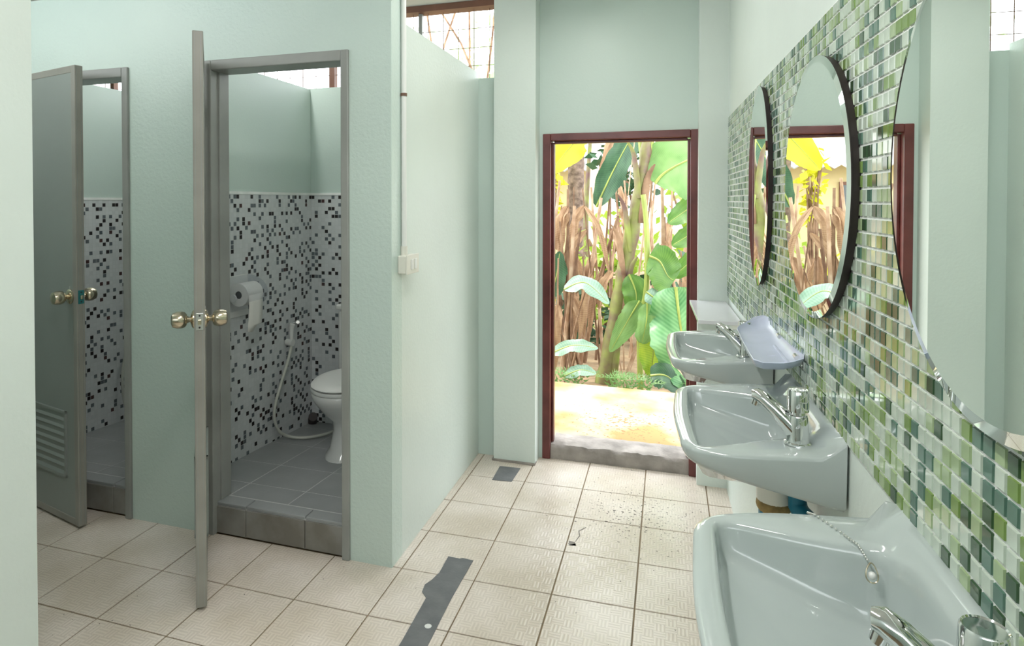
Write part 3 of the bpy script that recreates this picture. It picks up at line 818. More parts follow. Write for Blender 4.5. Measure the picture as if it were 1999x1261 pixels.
# bead chain lying over the front basin's far rim
cy = BY['near']; cx = WX(cy) - 0.022
t = thing('plug_chain', 'silver bead chain with a ring and white stud in the front basin', 'chain', (cx - 0.1, cy + 0.2, 0.94), absolute=True)
ch = MB()
cpath = [Vector((0.225, 1.185, 0.940)), Vector((0.232, 1.165, 0.9465)), Vector((0.258, 1.105, 0.9495)), Vector((0.272, 1.077, 0.9485)), Vector((0.280, 1.062, 0.936))]
tot = 26
for k in range(tot):
    u = k / (tot - 1) * (len(cpath) - 1); i = min(int(u), len(cpath) - 2); p = cpath[i].lerp(cpath[i + 1], u - i)
    ch.sphere(p, 0.0021, 6, 5)
ch.build('bead_chain', M['steel'], t, smooth=True)
rg = MB(); lp = []
for q in range(20):
    a = 2 * math.pi * q / 20
    lp.append((0.283 + 0.0075 * math.cos(a) * (1 - 0.35 * math.sin(a)), 1.052 + 0.004 * math.sin(a), 0.923 + 0.0125 * math.sin(a)))
rg.tube(lp + [lp[0]], 0.0011, 6).build('ring', M['brass'], t, smooth=True)
MB().sphere((0.284, 1.054, 0.918), 0.0056, 12, 8).build('stud', M['white_plastic'], t, smooth=True)

# drain plumbing below the middle basin
def drain(label, yc):
    x0 = WX(yc)
    t = thing('drain_pipe', label, 'pipe', (x0 - 0.16, yc, 0.0), absolute=True)
    MB().lathe([(0.036, 0.728), (0.039, 0.74), (0.040, 0.785), (0.030, 0.792)], (x0 - 0.088, yc + 0.01, 0), n=24).build('coupling', M['cream_plastic'], t, smooth=35)
    MB().lathe([(0.033, 0.708), (0.0375, 0.714), (0.040, 0.724), (0.038, 0.735)], (x0 - 0.088, yc + 0.01, 0), n=18).build('sealant', M['sealant'], t, smooth=60)
    MB().tube([(x0 - 0.088, yc + 0.01, 0.72), (x0 - 0.088, yc + 0.01, 0.3), (x0 - 0.088, yc + 0.01, 0.0)], 0.034, 18).build('waste_pipe', M['blue_pipe'], t, smooth=40)
    MB().tube([(x0 - 0.044, yc - 0.03, 0.815), (x0 - 0.044, yc - 0.03, 0.765), (x0 - 0.043, yc - 0.035, 0.745), (x0 - 0.038, yc - 0.050, 0.737), (x0 - 0.030, yc - 0.07, 0.736), (x0 - 0.022, yc - 0.09, 0.736), (x0 - 0.002, yc - 0.150, 0.736)],
              [0.019, 0.019, 0.021, 0.021, 0.020, 0.018, 0.018], 16).build('supply_elbow', M['blue_pipe'], t, smooth=40)
    return t
drain('teal waste pipe with yellow sealant under the middle basin', BY['mid'])

# lavender plastic shelf fixed to the wall above the farthest basin
t = thing('soap_shelf', 'curved lavender plastic shelf on the wall above the farthest basin', 'shelf', (0.27, 2.03, 1.063), absolute=True)
so = rounded_poly([(0.330, 1.745), (0.324, 2.335), (0.280, 2.345), (0.206, 2.18), (0.203, 1.95), (0.205, 1.70)], [0.03, 0.015, 0.025, 0.05, 0.03, 0.05])
sc_ = Vector((0.275, 2.0)); so = resample(so, sc_, 72)
def sl(f, z, off=0.0):
    r = []
    for p in so:
        q = sc_ + (p - sc_) * f
        lift = 0.012 * max(0, (p.x - 0.28) / 0.05) + 0.010 * max(0, (p.y - 2.2) / 0.14) ** 2 
        r.append((q.x, q.y, 1.063 + z + lift * f))
    return r
MB().loops([sl(0.3, -0.031), sl(0.70, -0.030), sl(0.90, -0.022), sl(0.985, -0.006), sl(1.0, 0.0), sl(0.985, 0.001), sl(0.95, -0.006), sl(0.87, -0.017), sl(0.68, -0.025), sl(0.3, -0.027)]).build('tray', M['shelf_blue'], t, smooth=50)
MB().tube([(0.296, 1.78, 1.045), (0.296, 1.90, 1.041), (0.295, 2.03, 1.041)], 0.0045, 8).build('ridge', M['shelf_blue'], t, smooth=True)
for y in (1.83, 2.10):
    MB().tube([(0.3165, y - 0.016, 1.058), (0.3165, y, 1.058), (0.3165, y + 0.016, 1.058)], 0.006, 8).build('screw_slot', M['steel'], t, smooth=True)
# glossy white slab shelf in the corner by the exit
sl = MB(); sl.prism([(0.108, 3.478), (0.125, 2.90), (WX(2.90, 0.008), 2.905), (WX(3.478, 0.008), 3.478)], 0.935, 0.952)
tag(sl.build('corner_shelf', M['laminate'], bevel=0.002), 'glossy white slab shelf in the corner beside the exit column', 'shelf')

# ------------------------------------------------------------------ toilet stall fittings
TX = -1.635
t = thing('toilet', 'white ceramic toilet with closed lid, half behind the door jamb', 'toilet', (TX, 3.1, 0.1), absolute=True)
def egg(cy, hw, f, bk_, z, n=40, xo=0.0):
    r = []
    for q in range(n):
        a = 2 * math.pi * q / n
        s_, c_ = math.sin(a), math.cos(a)
        r.append((TX + xo + hw * c_, cy + (bk_ if s_ > 0 else f) * s_, z))
    return r
zb = 0.098
bw = MB()
bw.loops([egg(3.12, 0.118, 0.205, 0.20, zb), egg(3.12, 0.116, 0.200, 0.20, zb + 0.02), egg(3.13, 0.098, 0.175, 0.20, zb + 0.05), egg(3.14, 0.090, 0.150, 0.20, zb + 0.14), egg(3.14, 0.098, 0.155, 0.20, zb + 0.19), egg(3.12, 0.140, 0.205, 0.22, zb + 0.25),
          egg(3.11, 0.172, 0.240, 0.24, zb + 0.305), egg(3.10, 0.184, 0.250, 0.26, zb + 0.335), egg(3.10, 0.187, 0.253, 0.26, zb + 0.36), egg(3.10, 0.180, 0.246, 0.25, zb + 0.366)])
bw.build('bowl', M['ceramic_white'], t, smooth=60)
st = MB(); st.loops([egg(3.10, 0.186, 0.252, 0.23, zb + 0.3675), egg(3.10, 0.189, 0.256, 0.23, zb + 0.375), egg(3.10, 0.186, 0.252, 0.23, zb + 0.386)]); st.build('seat', M['white_plastic'], t, smooth=60)
ld = MB(); ld.loops([egg(3.10, 0.184, 0.250, 0.23, zb + 0.391), egg(3.10, 0.187, 0.254, 0.23, zb + 0.397), egg(3.10, 0.178, 0.245, 0.225, zb + 0.407), egg(3.10, 0.14, 0.19, 0.19, zb + 0.416), egg(3.10, 0.03, 0.05, 0.05, zb + 0.419)]); ld.build('lid', M['white_plastic'], t, smooth=60)
tk = MB().box(TX - 0.21, TX + 0.21, 3.345, 3.518, zb + 0.36, zb + 0.72).build('tank', M['ceramic_white'], t, bevel=0.02, seg=3)
MB().box(TX - 0.218, TX + 0.218, 3.336, 3.52, zb + 0.722, zb + 0.755).build('tank_lid', M['ceramic_white'], tk, bevel=0.012, seg=3)
tk.matrix_parent_inverse = Matrix.Translation(-t.location)
for ch_ in tk.children: ch_.matrix_parent_inverse = Matrix.Identity(4)

t = thing('paper_dispenser', 'smoky clear toilet paper dispenser on the stall mosaic', 'dispenser', (-2.12, 2.77, 0.9), absolute=True)
MB().box(-2.121, -2.112, 2.665, 2.875, 0.86, 1.075).build('back_plate', M['white_plastic'], t, bevel=0.003)
cv = MB(); lps = []
for y in (2.672, 2.868):
    lp = []
    for k in range(15):
        a = math.pi * k / 14 * 0.86
        lp.append((-2.112 + 0.125 * math.sin(a), y, 0.985 + 0.088 * math.cos(a)))
    lps.append(lp)
cv.loops(lps, False, False, closed=False)
for y in (2.672, 2.868):
    cv.quad(*([( -2.112, y, 0.985 + 0.088)] + [p for p in (lps[0] if y < 2.7 else lps[1])[1:]] + [(-2.112, y, 0.985 - 0.082)]))
cv.build('cover', M['smoke'], t, smooth=40)
for y in (2.676, 2.864):
    MB().tube([(-2.055, y - 0.004, 0.975), (-2.055, y + 0.004, 0.975)], 0.018, 14).build('spindle_cap', M['white_plastic'], t, smooth=40)
t = thing('toilet_paper', 'roll of white toilet paper with a torn sheet hanging down', 'paper roll', (-2.055, 2.77, 0.95), absolute=True)
MB().loops([[(-2.055 + r * math.cos(2 * math.pi * q / 28), y, 0.985 + r * math.sin(2 * math.pi * q / 28)) for q in range(28)] for r, y in ((0.02, 2.84), (0.02, 2.715), (0.058, 2.715), (0.058, 2.84), (0.02, 2.84))], False, False).build('roll', M['paper'], t, smooth=50)
MB().loops([[(-2.055 + 0.0195 * math.cos(2 * math.pi * q / 20), y, 0.985 + 0.0195 * math.sin(2 * math.pi * q / 20)) for q in range(20)] for y in (2.718, 2.78)], True, True).build('core', M['dark'], t)
ps = MB()
pts = [(0.9975 - 2.9945, 0.985), (-1.9955, 0.94), (-1.998, 0.88), (-2.003, 0.83)]
pts[0] = (-1.997, 0.985)
row0 = [(x, 2.722, z) for x, z in pts] + [(-2.004, 2.722, 0.80)]
row1 = [(x, 2.76, z) for x, z in pts] + [(-2.006, 2.76, 0.795)]
row2 = [(x, 2.80, z) for x, z in pts] + [(-2.004, 2.80, 0.825)]
row3 = [(x, 2.835, z) for x, z in pts] + [(-2.003, 2.835, 0.829)]
ps.loops([row0, row1, row2, row3], False, False, closed=False)
ps.build('hanging_sheet', M['paper'], t, smooth=True).modifiers.new('s', 'SOLIDIFY').thickness = 0.0012

def sprayer(label, x0, yh, zh, path, with_head):
    t = thing('bidet_sprayer', label, 'bidet sprayer', (x0, yh, zh), absolute=True)
    MB().tube([(x0 + 0.008, yh + 0.07, zh + 0.10), (x0 + 0.04, yh + 0.07, zh + 0.10)], 0.014, 14).build('valve', M['chrome'], t, smooth=40)
    MB().tube([(x0 + 0.034, yh + 0.07, zh + 0.10), (x0 + 0.05, yh + 0.05, zh + 0.11)], 0.010, 12).build('valve_spout', M['steel'], t, smooth=40)
    MB().tube([(x0 + 0.006, yh, zh), (x0 + 0.05, yh - 0.004, zh)], [0.019, 0.021], 14).build('holder', M['white_plastic'], t, smooth=40)
    h = MB().tube([(x0 + 0.038, yh, zh - 0.02), (x0 + 0.036, yh + 0.004, zh + 0.04), (x0 + 0.034, yh + 0.008, zh + 0.085), (x0 + 0.040, yh + 0.009, zh + 0.105)], [0.010, 0.011, 0.014, 0.016], 14).build('spray_head', M['white_plastic'], t, smooth=50)
    MB().tube([(x0 + 0.022, yh + 0.012, zh + 0.06), (x0 + 0.018, yh + 0.014, zh + 0.10)], 0.005, 8).build('trigger', M['steel'], h, smooth=40)
    h.matrix_parent_inverse = Matrix.Translation(-t.location)
    for c_ in h.children: c_.matrix_parent_inverse = Matrix.Identity(4)
    # smooth the hose path
    P = [Vector(p) for p in path]; out = []
    for i in range(len(P) - 1):
        p0, p1, p2, p3 = P[max(i - 1, 0)], P[i], P[i + 1], P[min(i + 2, len(P) - 1)]
        for k in range(8):
            u = k / 8
            out.append(0.5 * ((2 * p1) + (p2 - p0) * u + (2 * p0 - 5 * p1 + 4 * p2 - p3) * u * u + (3 * p1 - p0 - 3 * p2 + p3) * u ** 3))
    out.append(P[-1])
    MB().tube(out, 0.0085, 10).build('hose', M['hose'], t, smooth=True)
sprayer('white bidet sprayer with a looping hose on the stall mosaic', -2.122, 3.235, 0.635,
        [(-2.084, 3.235, 0.615), (-2.084, 3.20, 0.54), (-2.08, 3.13, 0.44), (-2.078, 3.065, 0.33), (-2.076, 3.05, 0.25), (-2.07, 3.085, 0.17), (-2.05, 3.15, 0.118), (-1.97, 3.19, 0.105), (-1.89, 3.27, 0.105), (-1.83, 3.36, 0.12), (-1.78, 3.45, 0.15)], True)
sprayer('bidet hose glimpsed through the gap of the louvred door', -3.212, 3.19, 0.70,
        [(-3.174, 3.19, 0.68), (-3.172, 3.15, 0.60), (-3.168, 3.085, 0.47), (-3.165, 3.07, 0.32), (-3.16, 3.10, 0.19), (-3.10, 3.18, 0.118), (-2.98, 3.25, 0.105)], True)
sd = MB().tube([(-2.10, 3.49, 0.078), (-2.09, 3.475, 0.11), (-2.075, 3.455, 0.13)], 0.028, 12)
tag(sd.build('floor_drain_pipe', M['mirror_back'], smooth=50), 'short dark pipe stub in the stall corner behind the hose', 'pipe')

# ------------------------------------------------------------------ ceiling lamps (above the view); all but the first are added fill
def lamp(label, x, y0, y1, watts):
    t = thing('unseen_tube_lamp', label, 'lamp', (x, (y0 + y1) / 2, ZC), group='fluorescent ceiling lamps', absolute=True)
    MB().box(x - 0.045, x + 0.045, y0 - 0.03, y1 + 0.03, ZC - 0.045, ZC).build('lamp_base', M['white_plastic'], t, bevel=0.006)
    MB().tube([(x, y0, ZC - 0.065), (x, y1, ZC - 0.065)], 0.015, 14).build('tube', M['tube'], t, smooth=True)
    ld = bpy.data.lights.new('tube_light', 'AREA'); ld.shape = 'RECTANGLE'; ld.size = 0.06; ld.size_y = y1 - y0; ld.energy = watts; ld.color = (1, 0.985, 0.95)
    lo = bpy.data.objects.new('tube_light', ld); COL.objects.link(lo); lo.location = (0, 0, -0.085); lo.parent = t
lamp('fluorescent lamp on the ceiling over the viewpoint', -0.55, 0.1, 1.3, 13)
lamp('added fill lamp on the ceiling near the exit', -0.45, 1.9, 3.1, 4.0)  # added fill, brightens the partition and the exit end
lamp('added fill lamp on the ceiling over the stall passage', -2.75, 1.40, 1.75, 1.8)  # added fill for the dim passage and stall doors
lamp('added fill lamp on the ceiling above the toilet stalls', -2.18, 2.80, 3.40, 2.6)  # added fill to lift the stall interiors

# ------------------------------------------------------------------ garden
def catmull(P, n):
    P = [Vector(p) for p in P]; out = []
    for q in range(n + 1):
        u = q / n * (len(P) - 1); i = min(int(u), len(P) - 2); f = u - i
        p0, p1, p2, p3 = P[max(i - 1, 0)], P[i], P[i + 1], P[min(i + 2, len(P) - 1)]
        out.append(0.5 * ((2 * p1) + (p2 - p0) * f + (2 * p0 - 5 * p1 + 4 * p2 - p3) * f * f + (3 * p1 - p0 - 3 * p2 + p3) * f ** 3))
    return out
def leaf(name, label, mid, width, m, face=(0, -1, 0.3), fold=0.18, group=None, tip=0.35, base=0.25, seed=0, rib=True, parent=None, heart=False, wave=0.03):
    """broad blade around a midrib curve; face = the way its upper side looks"""
    rn = random.Random(seed * 13 + 5)
    N, Mh = 26, 5
    P = catmull(mid, N); face = Vector(face).normalized()
    t = parent or thing(name, label, 'leaf', P[0], 0, group, absolute=True)
    L = sum((P[i + 1] - P[i]).length for i in range(N))
    uvs = []; mb = MB(); lps = []
    for i, p in enumerate(P):
        u = i / N
        d = (P[min(i + 1, N)] - P[max(i - 1, 0)]).normalized()
        s = d.cross(face).normalized(); nn = s.cross(d).normalized()
        if heart: w_ = math.sin(math.pi * min(1, u * 0.95 + 0.04) ** 0.72) ** 0.8
        else: w_ = min(1, u / base) ** 0.6 * min(1, max(0.0, (1 - u)) / tip) ** 0.7
        row = []
        for j in range(-Mh, Mh + 1):
            v = j / Mh
            ww = width * w_ * (1 + rn.uniform(-0.06, 0.06) * (abs(j) == Mh))
            q = p + s * (v * ww) + nn * (abs(v) * ww * fold + wave * ww * math.sin(u * 17 + (2 if j < 0 else 0)) * v * v * 4) - Vector((0, 0, 1)) * (v * v * ww * 0.12)
            row.append(q); uvs.append((u * L * 2 + abs(v) * width * (1.6 if heart else 0.5), 0.5 + v * 0.5))
        lps.append(row)
    mb.loops(lps, False, False, closed=False)
    mb.build('blade', m, t, smooth=True, uvf=lambda co, i: uvs[i] if i < len(uvs) else (0, 0))
    if rib:
        MB().tube([p for p in P[:-2]], [max(0.003, 0.011 * (1 - i / N)) * (width / 0.12) ** 0.4 for i in range(N - 1)], 6).build('midrib', M['petiole'] if m not in (M['dry_leaf'],) else M['dry_pale'], t, smooth=True)
    return t

# the leaning banana plant in the middle of the doorway
t = thing('banana_plant', 'leaning banana stem with purple-green sheaths in the doorway', 'banana plant', (-0.51, 5.5, -0.08), absolute=True)
st = catmull([(-0.51, 5.5, -0.12), (-0.42, 5.5, 0.39), (-0.35, 5.5, 0.83), (-0.27, 5.5, 1.26), (-0.21, 5.5, 1.64), (-0.17, 5.5, 1.93), (-0.15, 5.5, 2.35)], 30)
MB().tube(st, [0.078 - 0.042 * i / 30 + 0.006 * math.sin(i * 1.9) for i in range(31)], 14).build('stem', M['stem_green'], t, smooth=True)
rn = random.Random(11)
for k in range(7):
    i = 3 + k * 3; p = st[i]
    s_ = rn.choice((-1, 1))
    MB().tube(catmull([p + Vector((0.03 * s_, -0.05, -0.22)), p + Vector((0.05 * s_, -0.055, 0.0)), p + Vector((0.075 * s_, -0.06, 0.16)), p + Vector((0.13 * s_, -0.08, 0.26))], 8), [0.03, 0.034, 0.036, 0.034, 0.03, 0.026, 0.02, 0.014, 0.006], 8, flat=0.4).build('sheath', M['dry'] if k % 2 else M['stem_green'], t, smooth=True)
for k, (e, mid_) in enumerate([((0.40, 5.62, 2.75), (0.02, 5.58, 2.02)), ((-0.05, 5.6, 3.0), (-0.13, 5.55, 2.3)), ((-0.55, 5.6, 2.8), (-0.27, 5.55, 2.2)), ((0.15, 5.45, 2.9), (-0.06, 5.5, 2.25)), ((-0.32, 5.4, 2.9), (-0.20, 5.5, 2.3))]):
    MB().tube(catmull([(-0.19, 5.5, 1.66), mid_, e], 10), [0.026 - 0.012 * i / 10 for i in range(11)], 8).build('petiole', M['petiole'], t, smooth=True)
leaf('', '', [(-0.10, 5.45, 1.60), (-0.02, 5.45, 1.69), (0.19, 5.42, 1.80), (0.44, 5.4, 1.86), (0.75, 5.4, 1.80)], 0.27, M['leaf_pale'], (0.1, -1, 0.55), seed=1, parent=t, base=0.3)
LG = 'broad leaves hanging in the doorway'
leaf('banana_leaf', 'square-ended bright green leaf flap hanging in mid doorway', [(-0.14, 5.3, 1.02), (-0.06, 5.3, 0.98), (0.00, 5.3, 0.87), (0.05, 5.3, 0.83)], 0.135, M['leaf'], (0.2, -1, 0.2), tip=0.1, base=0.1, seed=2, group=LG)
leaf('banana_leaf', 'folded pale leaf flap below the square-ended one', [(-0.16, 5.25, 0.74), (-0.08, 5.25, 0.68), (-0.02, 5.25, 0.60), (0.03, 5.25, 0.53)], 0.07, M['leaf_blue'], (0.2, -1, 0.5), tip=0.12, base=0.1, seed=3, group=LG)
leaf('banana_leaf', 'small drooping pale leaf over the broken green stalk', [(-0.15, 5.2, 0.66), (-0.155, 5.18, 0.52), (-0.19, 5.18, 0.34)], 0.065, M['leaf_pale'], (0, -1, 0.2), tip=0.2, base=0.2, seed=4, group=LG)
leaf('banana_leaf', 'bright lime leaf hanging low beside the taro leaf', [(-0.08, 5.2, 0.50), (-0.10, 5.2, 0.30), (-0.12, 5.2, 0.08)], 0.11, M['leaf_lime'], (0, -1, 0.1), tip=0.4, base=0.3, seed=5, group=LG)
leaf('banana_leaf', 'long folded green leaf sloping down towards the stem foot', [(-0.21, 5.3, 0.66), (-0.29, 5.28, 0.52), (-0.44, 5.26, 0.24)], 0.085, M['leaf_pale'], (0.2, -1, 0.3), tip=0.4, seed=6, group=LG)
leaf('banana_leaf', 'dim green leaf behind the broken stalk', [(-0.30, 5.38, 0.86), (-0.24, 5.36, 0.70), (-0.26, 5.34, 0.50)], 0.10, M['leaf'], (0, -1, 0.2), seed=16, group=LG)
leaf('banana_leaf', 'green leaf entering beside the frame at head height', [(0.30, 5.4, 1.50), (0.16, 5.4, 1.40), (0.0, 5.4, 1.28)], 0.10, M['leaf'], (-0.2, -1, 0.5), seed=7, group=LG)
leaf('banana_leaf', 'second green leaf beside the frame, under the head-high one', [(0.32, 5.4, 1.30), (0.18, 5.4, 1.20), (0.03, 5.4, 1.10)], 0.085, M['leaf'], (-0.2, -1, 0.4), seed=8, group=LG)
leaf('banana_leaf', 'slanted dark green leaf beside the frame at chest height', [(0.32, 5.42, 1.10), (0.18, 5.42, 0.98), (0.04, 5.42, 0.84)], 0.08, M['leaf'], (-0.2, -1, 0.3), seed=9, group=LG)
leaf('taro_leaf', 'big wavy taro leaf with pale veins behind the basins', [(0.06, 5.16, 0.80), (0.09, 5.12, 0.55), (0.14, 5.10, 0.22), (0.18, 5.1, 0.02)], 0.23, M['leaf_taro'], (-0.1, -1, 0.35), heart=True, seed=10, wave=0.09, fold=0.10)
leaf('taro_leaf', 'dark taro leaf low on the ground at the apron edge', [(-0.12, 5.1, 0.12), (0.0, 5.08, 0.13), (0.14, 5.08, 0.0)], 0.10, M['leaf_dark'], (0, -1, 0.6), heart=True, seed=11)
leaf('ginger_leaf', 'bluish leaf held level over the dry stalks', [(-0.80, 5.2, 0.74), (-0.63, 5.2, 0.80), (-0.44, 5.2, 0.64)], 0.075, M['leaf_blue'], (0, -0.75, 0.9), seed=12, group=LG)
leaf('ginger_leaf', 'bluish leaf lying level at knee height', [(-0.90, 5.15, 0.22), (-0.72, 5.15, 0.30), (-0.52, 5.15, 0.29)], 0.06, M['leaf_blue'], (0, -0.8, 0.8), seed=13, group=LG)
leaf('ginger_leaf', 'small bluish leaf just above the apron', [(-0.78, 5.1, 0.06), (-0.65, 5.1, 0.12), (-0.53, 5.1, 0.10)], 0.05, M['leaf_blue'], (0, -0.8, 0.8), seed=14, group=LG)
leaf('banana_leaf', 'large dark striped leaf high behind the stem', [(-0.66, 6.3, 1.40), (-0.50, 6.3, 1.75), (-0.30, 6.3, 2.12), (-0.1, 6.3, 2.4)], 0.13, M['leaf_dark'], (-0.2, -1, 0.2), seed=15, group=LG)
leaf('banana_leaf', 'dark leaf edge low beside the exit frame', [(-0.98, 5.6, 0.62), (-0.93, 5.6, 0.80), (-0.90, 5.6, 1.02)], 0.09, M['leaf_dark'], (0, -1, 0.1), seed=17, group=LG)
MBs = MB().tube(catmull([(-0.20, 5.34, -0.1), (-0.21, 5.35, 0.43), (-0.16, 5.35, 0.77), (-0.16, 5.35, 1.22), (-0.19, 5.36, 1.51)], 14), [0.024] * 6 + [0.021] * 9, 8)
tag(MBs.build('leaf_stalk', M['petiole'], smooth=True), 'upright yellow-green leaf stalk in front of the banana stem', 'stalk')

# ringed palm trunk
t = thing('palm_tree', 'ringed grey-brown palm trunk at the doorway edge', 'palm', (-1.42, 10.4, 0.0), absolute=True)
PX, PY = -1.42, 10.4
tp = [(PX + 0.02 * k / 40, PY, -0.05 + 5.6 * k / 40) for k in range(41)]
MB().tube(tp, [0.125 + (0.011 if k % 2 else 0) for k in range(41)], 16).build('trunk', M['trunk'], t, smooth=30)
for k in range(9):
    a = 2 * math.pi * k / 9
    e = Vector((PX + 1.9 * math.cos(a), PY + 1.9 * math.sin(a), 5.9))
    mb = MB(); sp_ = catmull([(PX, PY, 5.45), (PX + 0.8 * math.cos(a), PY + 0.8 * math.sin(a), 6.3), e], 16)
    mb.tube(sp_, 0.014, 5)
    for i in range(2, 17):
        for s_ in (-1, 1):
            d = (sp_[min(i + 1, 16)] - sp_[i - 1]).normalized(); q = d.cross(Vector((0, 0, 1))).normalized() * s_
            p = sp_[i]; ln = 0.55 * math.sin(math.pi * (i / 17) * 0.85 + 0.3)
            mb.quad(p, p + d * 0.04, p + q * ln * 0.6 + d * 0.18 - Vector((0, 0, 0.04)), p + q * ln + d * 0.25 - Vector((0, 0, 0.2)))
    mb.build('frond', M['leaf_sky'], t, uvf=lambda co, i: (co.x, co.y))

# dry stalks and hanging dry leaves, in a clump by the frame and more loosely across
rn = random.Random(21)
STALKS = {}
def stalk(x, y, h, lean, r, m, bend, label, group):
    base = Vector((x, y, -0.12)); top = Vector((x + lean, y + rn.uniform(-.15, .15), h))
    mid_ = (base + top) / 2 + Vector((bend, 0, 0))
    p = catmull([base, mid_, top], 8)
    STALKS.setdefault(group, []).append(p)
    o = MB().tube(p, [r * (1.15 - 0.45 * i / 8) for i in range(9)], 6, flat=rn.choice((0.45, 0.8, 1.0))).build('dry_stalk', m, smooth=True)
    return tag(o, label, 'stalk', group)
for k in range(34):
    x = rn.uniform(-1.18, -0.55); y = rn.uniform(5.3, 6.3)
    stalk(x, y, rn.uniform(0.6, 1.7), rn.gauss(0, 0.16), rn.uniform(0.008, 0.021), rn.choice((M['dry'], M['dry'], M['dry_pale'])), rn.gauss(0, 0.06), 'dry brown stalk in the crowded clump in front of the palm trunk', 'dry stalks by the palm trunk')
for k in range(26):
    x = rn.uniform(-0.6, 0.55); y = rn.uniform(5.65, 7.2)
    stalk(x, y, rn.uniform(1.0, 2.6), rn.gauss(0, 0.22), rn.uniform(0.008, 0.022), rn.choice((M['dry'], M['dry_pale'], M['dry_pale'])), rn.gauss(0, 0.06), 'dry pale stalk standing behind the banana stem', 'dry stalks behind the banana stem')
for k in range(22):
    x = rn.uniform(-2.6, -1.15); y = rn.uniform(5.6, 8.0)
    stalk(x, y, rn.uniform(0.6, 2.1), rn.gauss(0, 0.3), rn.uniform(0.010, 0.026), rn.choice((M['dry'], M['dry_pale'])), rn.gauss(0, 0.1), 'bare dry stalk in front of the cream house', 'dry stalks before the house')
def dry_leaf(zone, where, seed, wmin, wmax):
    p = rn.choice(STALKS[zone])[rn.randint(4, 7)]; x, y, z = p
    dx = rn.gauss(0, 0.11); dz = -min(rn.uniform(0.3, 0.65), z)
    leaf('dry_leaf', 'limp brown dry leaf hanging ' + where, [(x, y, z), (x + dx * 0.6, y - 0.03, z + dz * 0.35), (x + dx, y, z + dz)], rn.uniform(wmin, wmax), M['dry_leaf'],
         (rn.uniform(-.8, .8), -1, 0.1), fold=0.5, seed=seed, group='dry leaves ' + where, wave=0.08, rib=False)
for k in range(26): dry_leaf('dry stalks by the palm trunk', 'in the clump before the palm trunk', 40 + k, 0.022, 0.05)
for k in range(14): dry_leaf('dry stalks behind the banana stem', 'behind the banana stem', 70 + k, 0.03, 0.06)
for k in range(10): dry_leaf('dry stalks before the house', 'before the cream house', 90 + k, 0.04, 0.07)

# bushes further back
def bush(label, c, rad, n, size, m, seed):
    r_ = random.Random(seed); mb = MB(); uvs = []
    for k in range(n):
        a = r_.uniform(0, 2 * math.pi); cz = r_.uniform(-1, 1); rr = r_.random() ** 0.4
        p = Vector((c[0] + rad[0] * rr * math.sqrt(1 - cz * cz) * math.cos(a), c[1] + rad[1] * rr * math.sqrt(1 - cz * cz) * math.sin(a), c[2] + rad[2] * rr * cz))
        d = Vector((r_.gauss(0, 1), r_.gauss(0, 1), r_.gauss(-0.3, 0.7))).normalized(); q = d.cross(Vector((r_.gauss(0, 1), r_.gauss(0, 1), r_.gauss(0, 1)))).normalized()
        s_ = size * r_.uniform(0.6, 1.3)
        mb.quad(p, p + d * s_ * 0.45 + q * s_ * 0.28, p + d * s_, p + d * s_ * 0.45 - q * s_ * 0.28)
    t = thing('bush', label, 'bush', (c[0], c[1], 0), group='bushes behind the garden', absolute=True)
    o = mb.build('foliage', m, t, uvf=lambda co, i: ((i % 4) * 0.1, co.z)); o['kind'] = 'stuff'
    for k in range(5):
        MB().tube(catmull([(c[0] + r_.uniform(-.1, .1), c[1], -0.05), (c[0] + r_.uniform(-.3, .3) * rad[0], c[1], c[2] * 0.5), (c[0] + r_.uniform(-.7, .7) * rad[0], c[1], c[2] + rad[2] * 0.4)], 6), 0.016, 5).build('branch', M['dry'], t, smooth=True)
bush('bright yellow-leaved bush beside the palm trunk', (-1.74, 10.0, 1.75), (0.17, 0.2, 0.6), 90, 0.17, M['leaf_yellow'], 1)
bush('lime green bush low behind the dry stalk clump', (-0.62, 7.4, 0.7), (0.45, 0.4, 0.8), 260, 0.15, M['leaf_lime'], 2)
bush('dark glossy bush behind the top of the banana stem', (-0.50, 8.4, 2.0), (0.42, 0.4, 0.7), 260, 0.16, M['leaf_dark'], 3)
bush('yellow-green bush far behind on the exit frame side', (0.50, 8.6, 1.2), (0.75, 0.6, 1.3), 300, 0.18, M['leaf_lime'], 4)
bush('yellow bush low in front of the cream house', (-1.75, 8.6, 0.35), (0.35, 0.4, 0.6), 130, 0.18, M['leaf_yellow'], 5)
bush('added dark leaf backing low behind the dry stalk clump', (-0.98, 6.75, 0.25), (0.55, 0.25, 0.55), 260, 0.15, M['leaf_dark'], 8)  # dark leaves added to stand for the shaded gaps between stalks
bush('added dark leaf backing low behind the hanging leaves', (0.10, 6.9, 0.30), (0.50, 0.25, 0.60), 240, 0.15, M['leaf_dark'], 9)  # same added dark backing, shade and depth behind the leaves
bush('tall light green tree crown far behind the house roof', (-5.5, 19.0, 5.2), (3.5, 1.5, 2.0), 600, 0.5, M['leaf_sky'], 6)
bush('tall pale tree crown seen through the window mesh', (-3.0, 9.2, 5.4), (1.8, 0.9, 1.0), 300, 0.34, M['leaf_sky'], 7)
t = thing('banana_plant', 'thin banana plant with one big yellow leaf before the house', 'banana plant', (-1.10, 9.3, 0.0), absolute=True)
MB().tube(catmull([(-1.10, 9.3, -0.05), (-1.12, 9.3, 1.2), (-1.06, 9.3, 2.35)], 12), [0.05 - 0.025 * i / 12 for i in range(13)], 10).build('stem', M['stem_green'], t, smooth=True)
leaf('', '', [(-1.06, 9.3, 2.32), (-1.20, 9.3, 2.38), (-1.42, 9.3, 2.15), (-1.66, 9.3, 1.86)], 0.21, M['leaf_yellow'], (0.3, -1, 0.3), seed=31, parent=t)
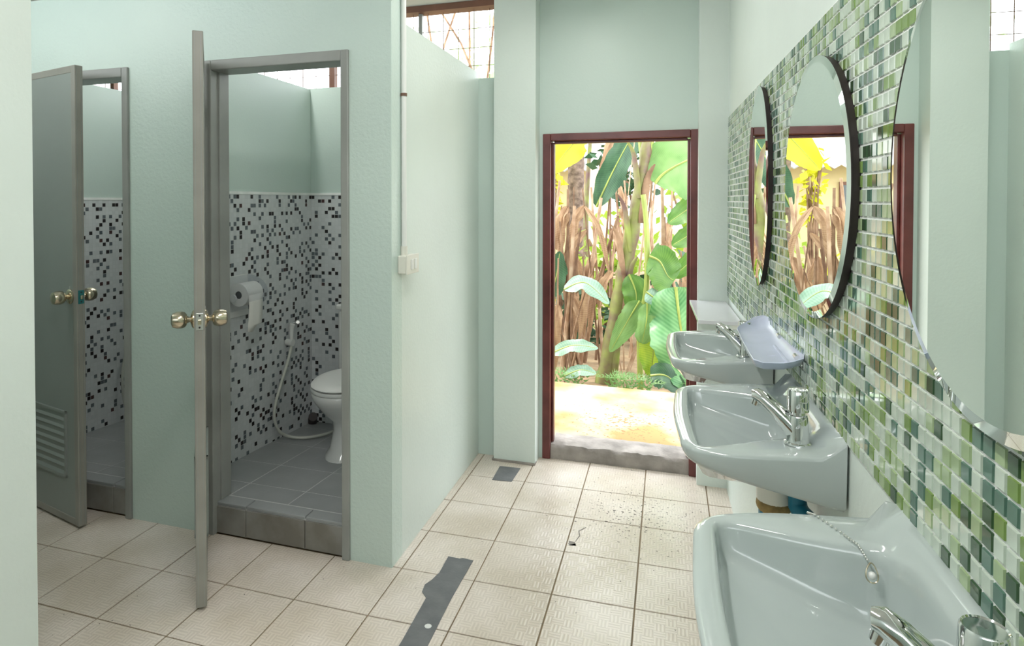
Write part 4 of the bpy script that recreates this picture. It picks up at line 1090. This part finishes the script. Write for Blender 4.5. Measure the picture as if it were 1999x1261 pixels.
# small ferns along the apron edge
rn = random.Random(9)
def fern(x, y):
    t = thing('fern', 'small light green fern at the apron edge', 'fern', (x, y, -0.08), group='ferns at the apron edge', absolute=True)
    for k in range(6):
        a = rn.uniform(0, 2 * math.pi); L_ = rn.uniform(0.16, 0.26)
        sp_ = catmull([(x, y, -0.08), (x + 0.45 * L_ * math.cos(a), y + 0.3 * L_ * math.sin(a), 0.07), (x + L_ * math.cos(a), y + 0.5 * L_ * math.sin(a), 0.09)], 9)
        mb = MB()
        for i in range(1, 10):
            d = (sp_[i] - sp_[i - 1]).normalized()
            for s_ in (-1, 1):
                q = d.cross(Vector((0, -0.6, 0.8))).normalized() * s_; ln = 0.06 * (1.05 - i / 10)
                mb.quad(sp_[i], sp_[i] + q * ln * 0.5 + d * 0.012, sp_[i] + q * ln + d * 0.03, sp_[i] + q * ln * 0.5 - d * 0.008)
        mb.build('frond', M['leaf_pale'], t, uvf=lambda co, i: (co.x, co.y))
for x in (-0.86, -0.68, -0.42, -0.30, -0.20, 0.24): fern(x, 5.08 + rn.uniform(0, 0.12))

# cream house at the back of the garden
t = thing('house', 'cream house with corrugated roof behind the dry stalks', 'house', (-3.2, 11.5, 0.0), absolute=True)
MB().box(-5.6, -1.30, 11.0, 15.0, 0.0, 2.15).build('house_wall', M['cream_wall'], t)
for xc in (-4.6, -2.75):
    wn = MB().box(xc - 0.4, xc + 0.4, 10.96, 11.0, 0.9, 1.75).build('house_window', M['brown_wood'], t)
    for s_ in (-1, 1):
        MB().box(xc + s_ * 0.19 - 0.17, xc + s_ * 0.19 + 0.17, 10.945, 10.965, 0.95, 1.70).build('pane', M['window_dark'], wn)
    wn.matrix_parent_inverse = Matrix.Translation(-t.location)
    for c_ in wn.children: c_.matrix_parent_inverse = Matrix.Identity(4)
lp0, lp1, lp2, lp3 = [], [], [], []
x = -5.9; k = 0
while x < -0.95:
    dz = 0.028 * math.sin(k * math.pi / 2)
    lp0.append((x, 10.55, 1.98 + dz)); lp1.append((x, 12.9, 3.25 + dz)); lp2.append((x, 12.9, 3.23 + dz)); lp3.append((x, 10.55, 1.96 + dz)); x += 0.045; k += 1
MB().loops([lp0, lp1, lp2, lp3, lp0], False, False, closed=False).build('roof_sheet', M['roof_sheet'], t, smooth=True)
MB().loops([[(p[0], 25.8 - p[1], p[2]) for p in q] for q in (lp0, lp1, lp2, lp3, lp0)], False, False, closed=False).build('roof_sheet', M['roof_sheet'], t, smooth=True)
for o in bpy.data.objects:
    if '_abs' in o.keys(): del o['_abs']
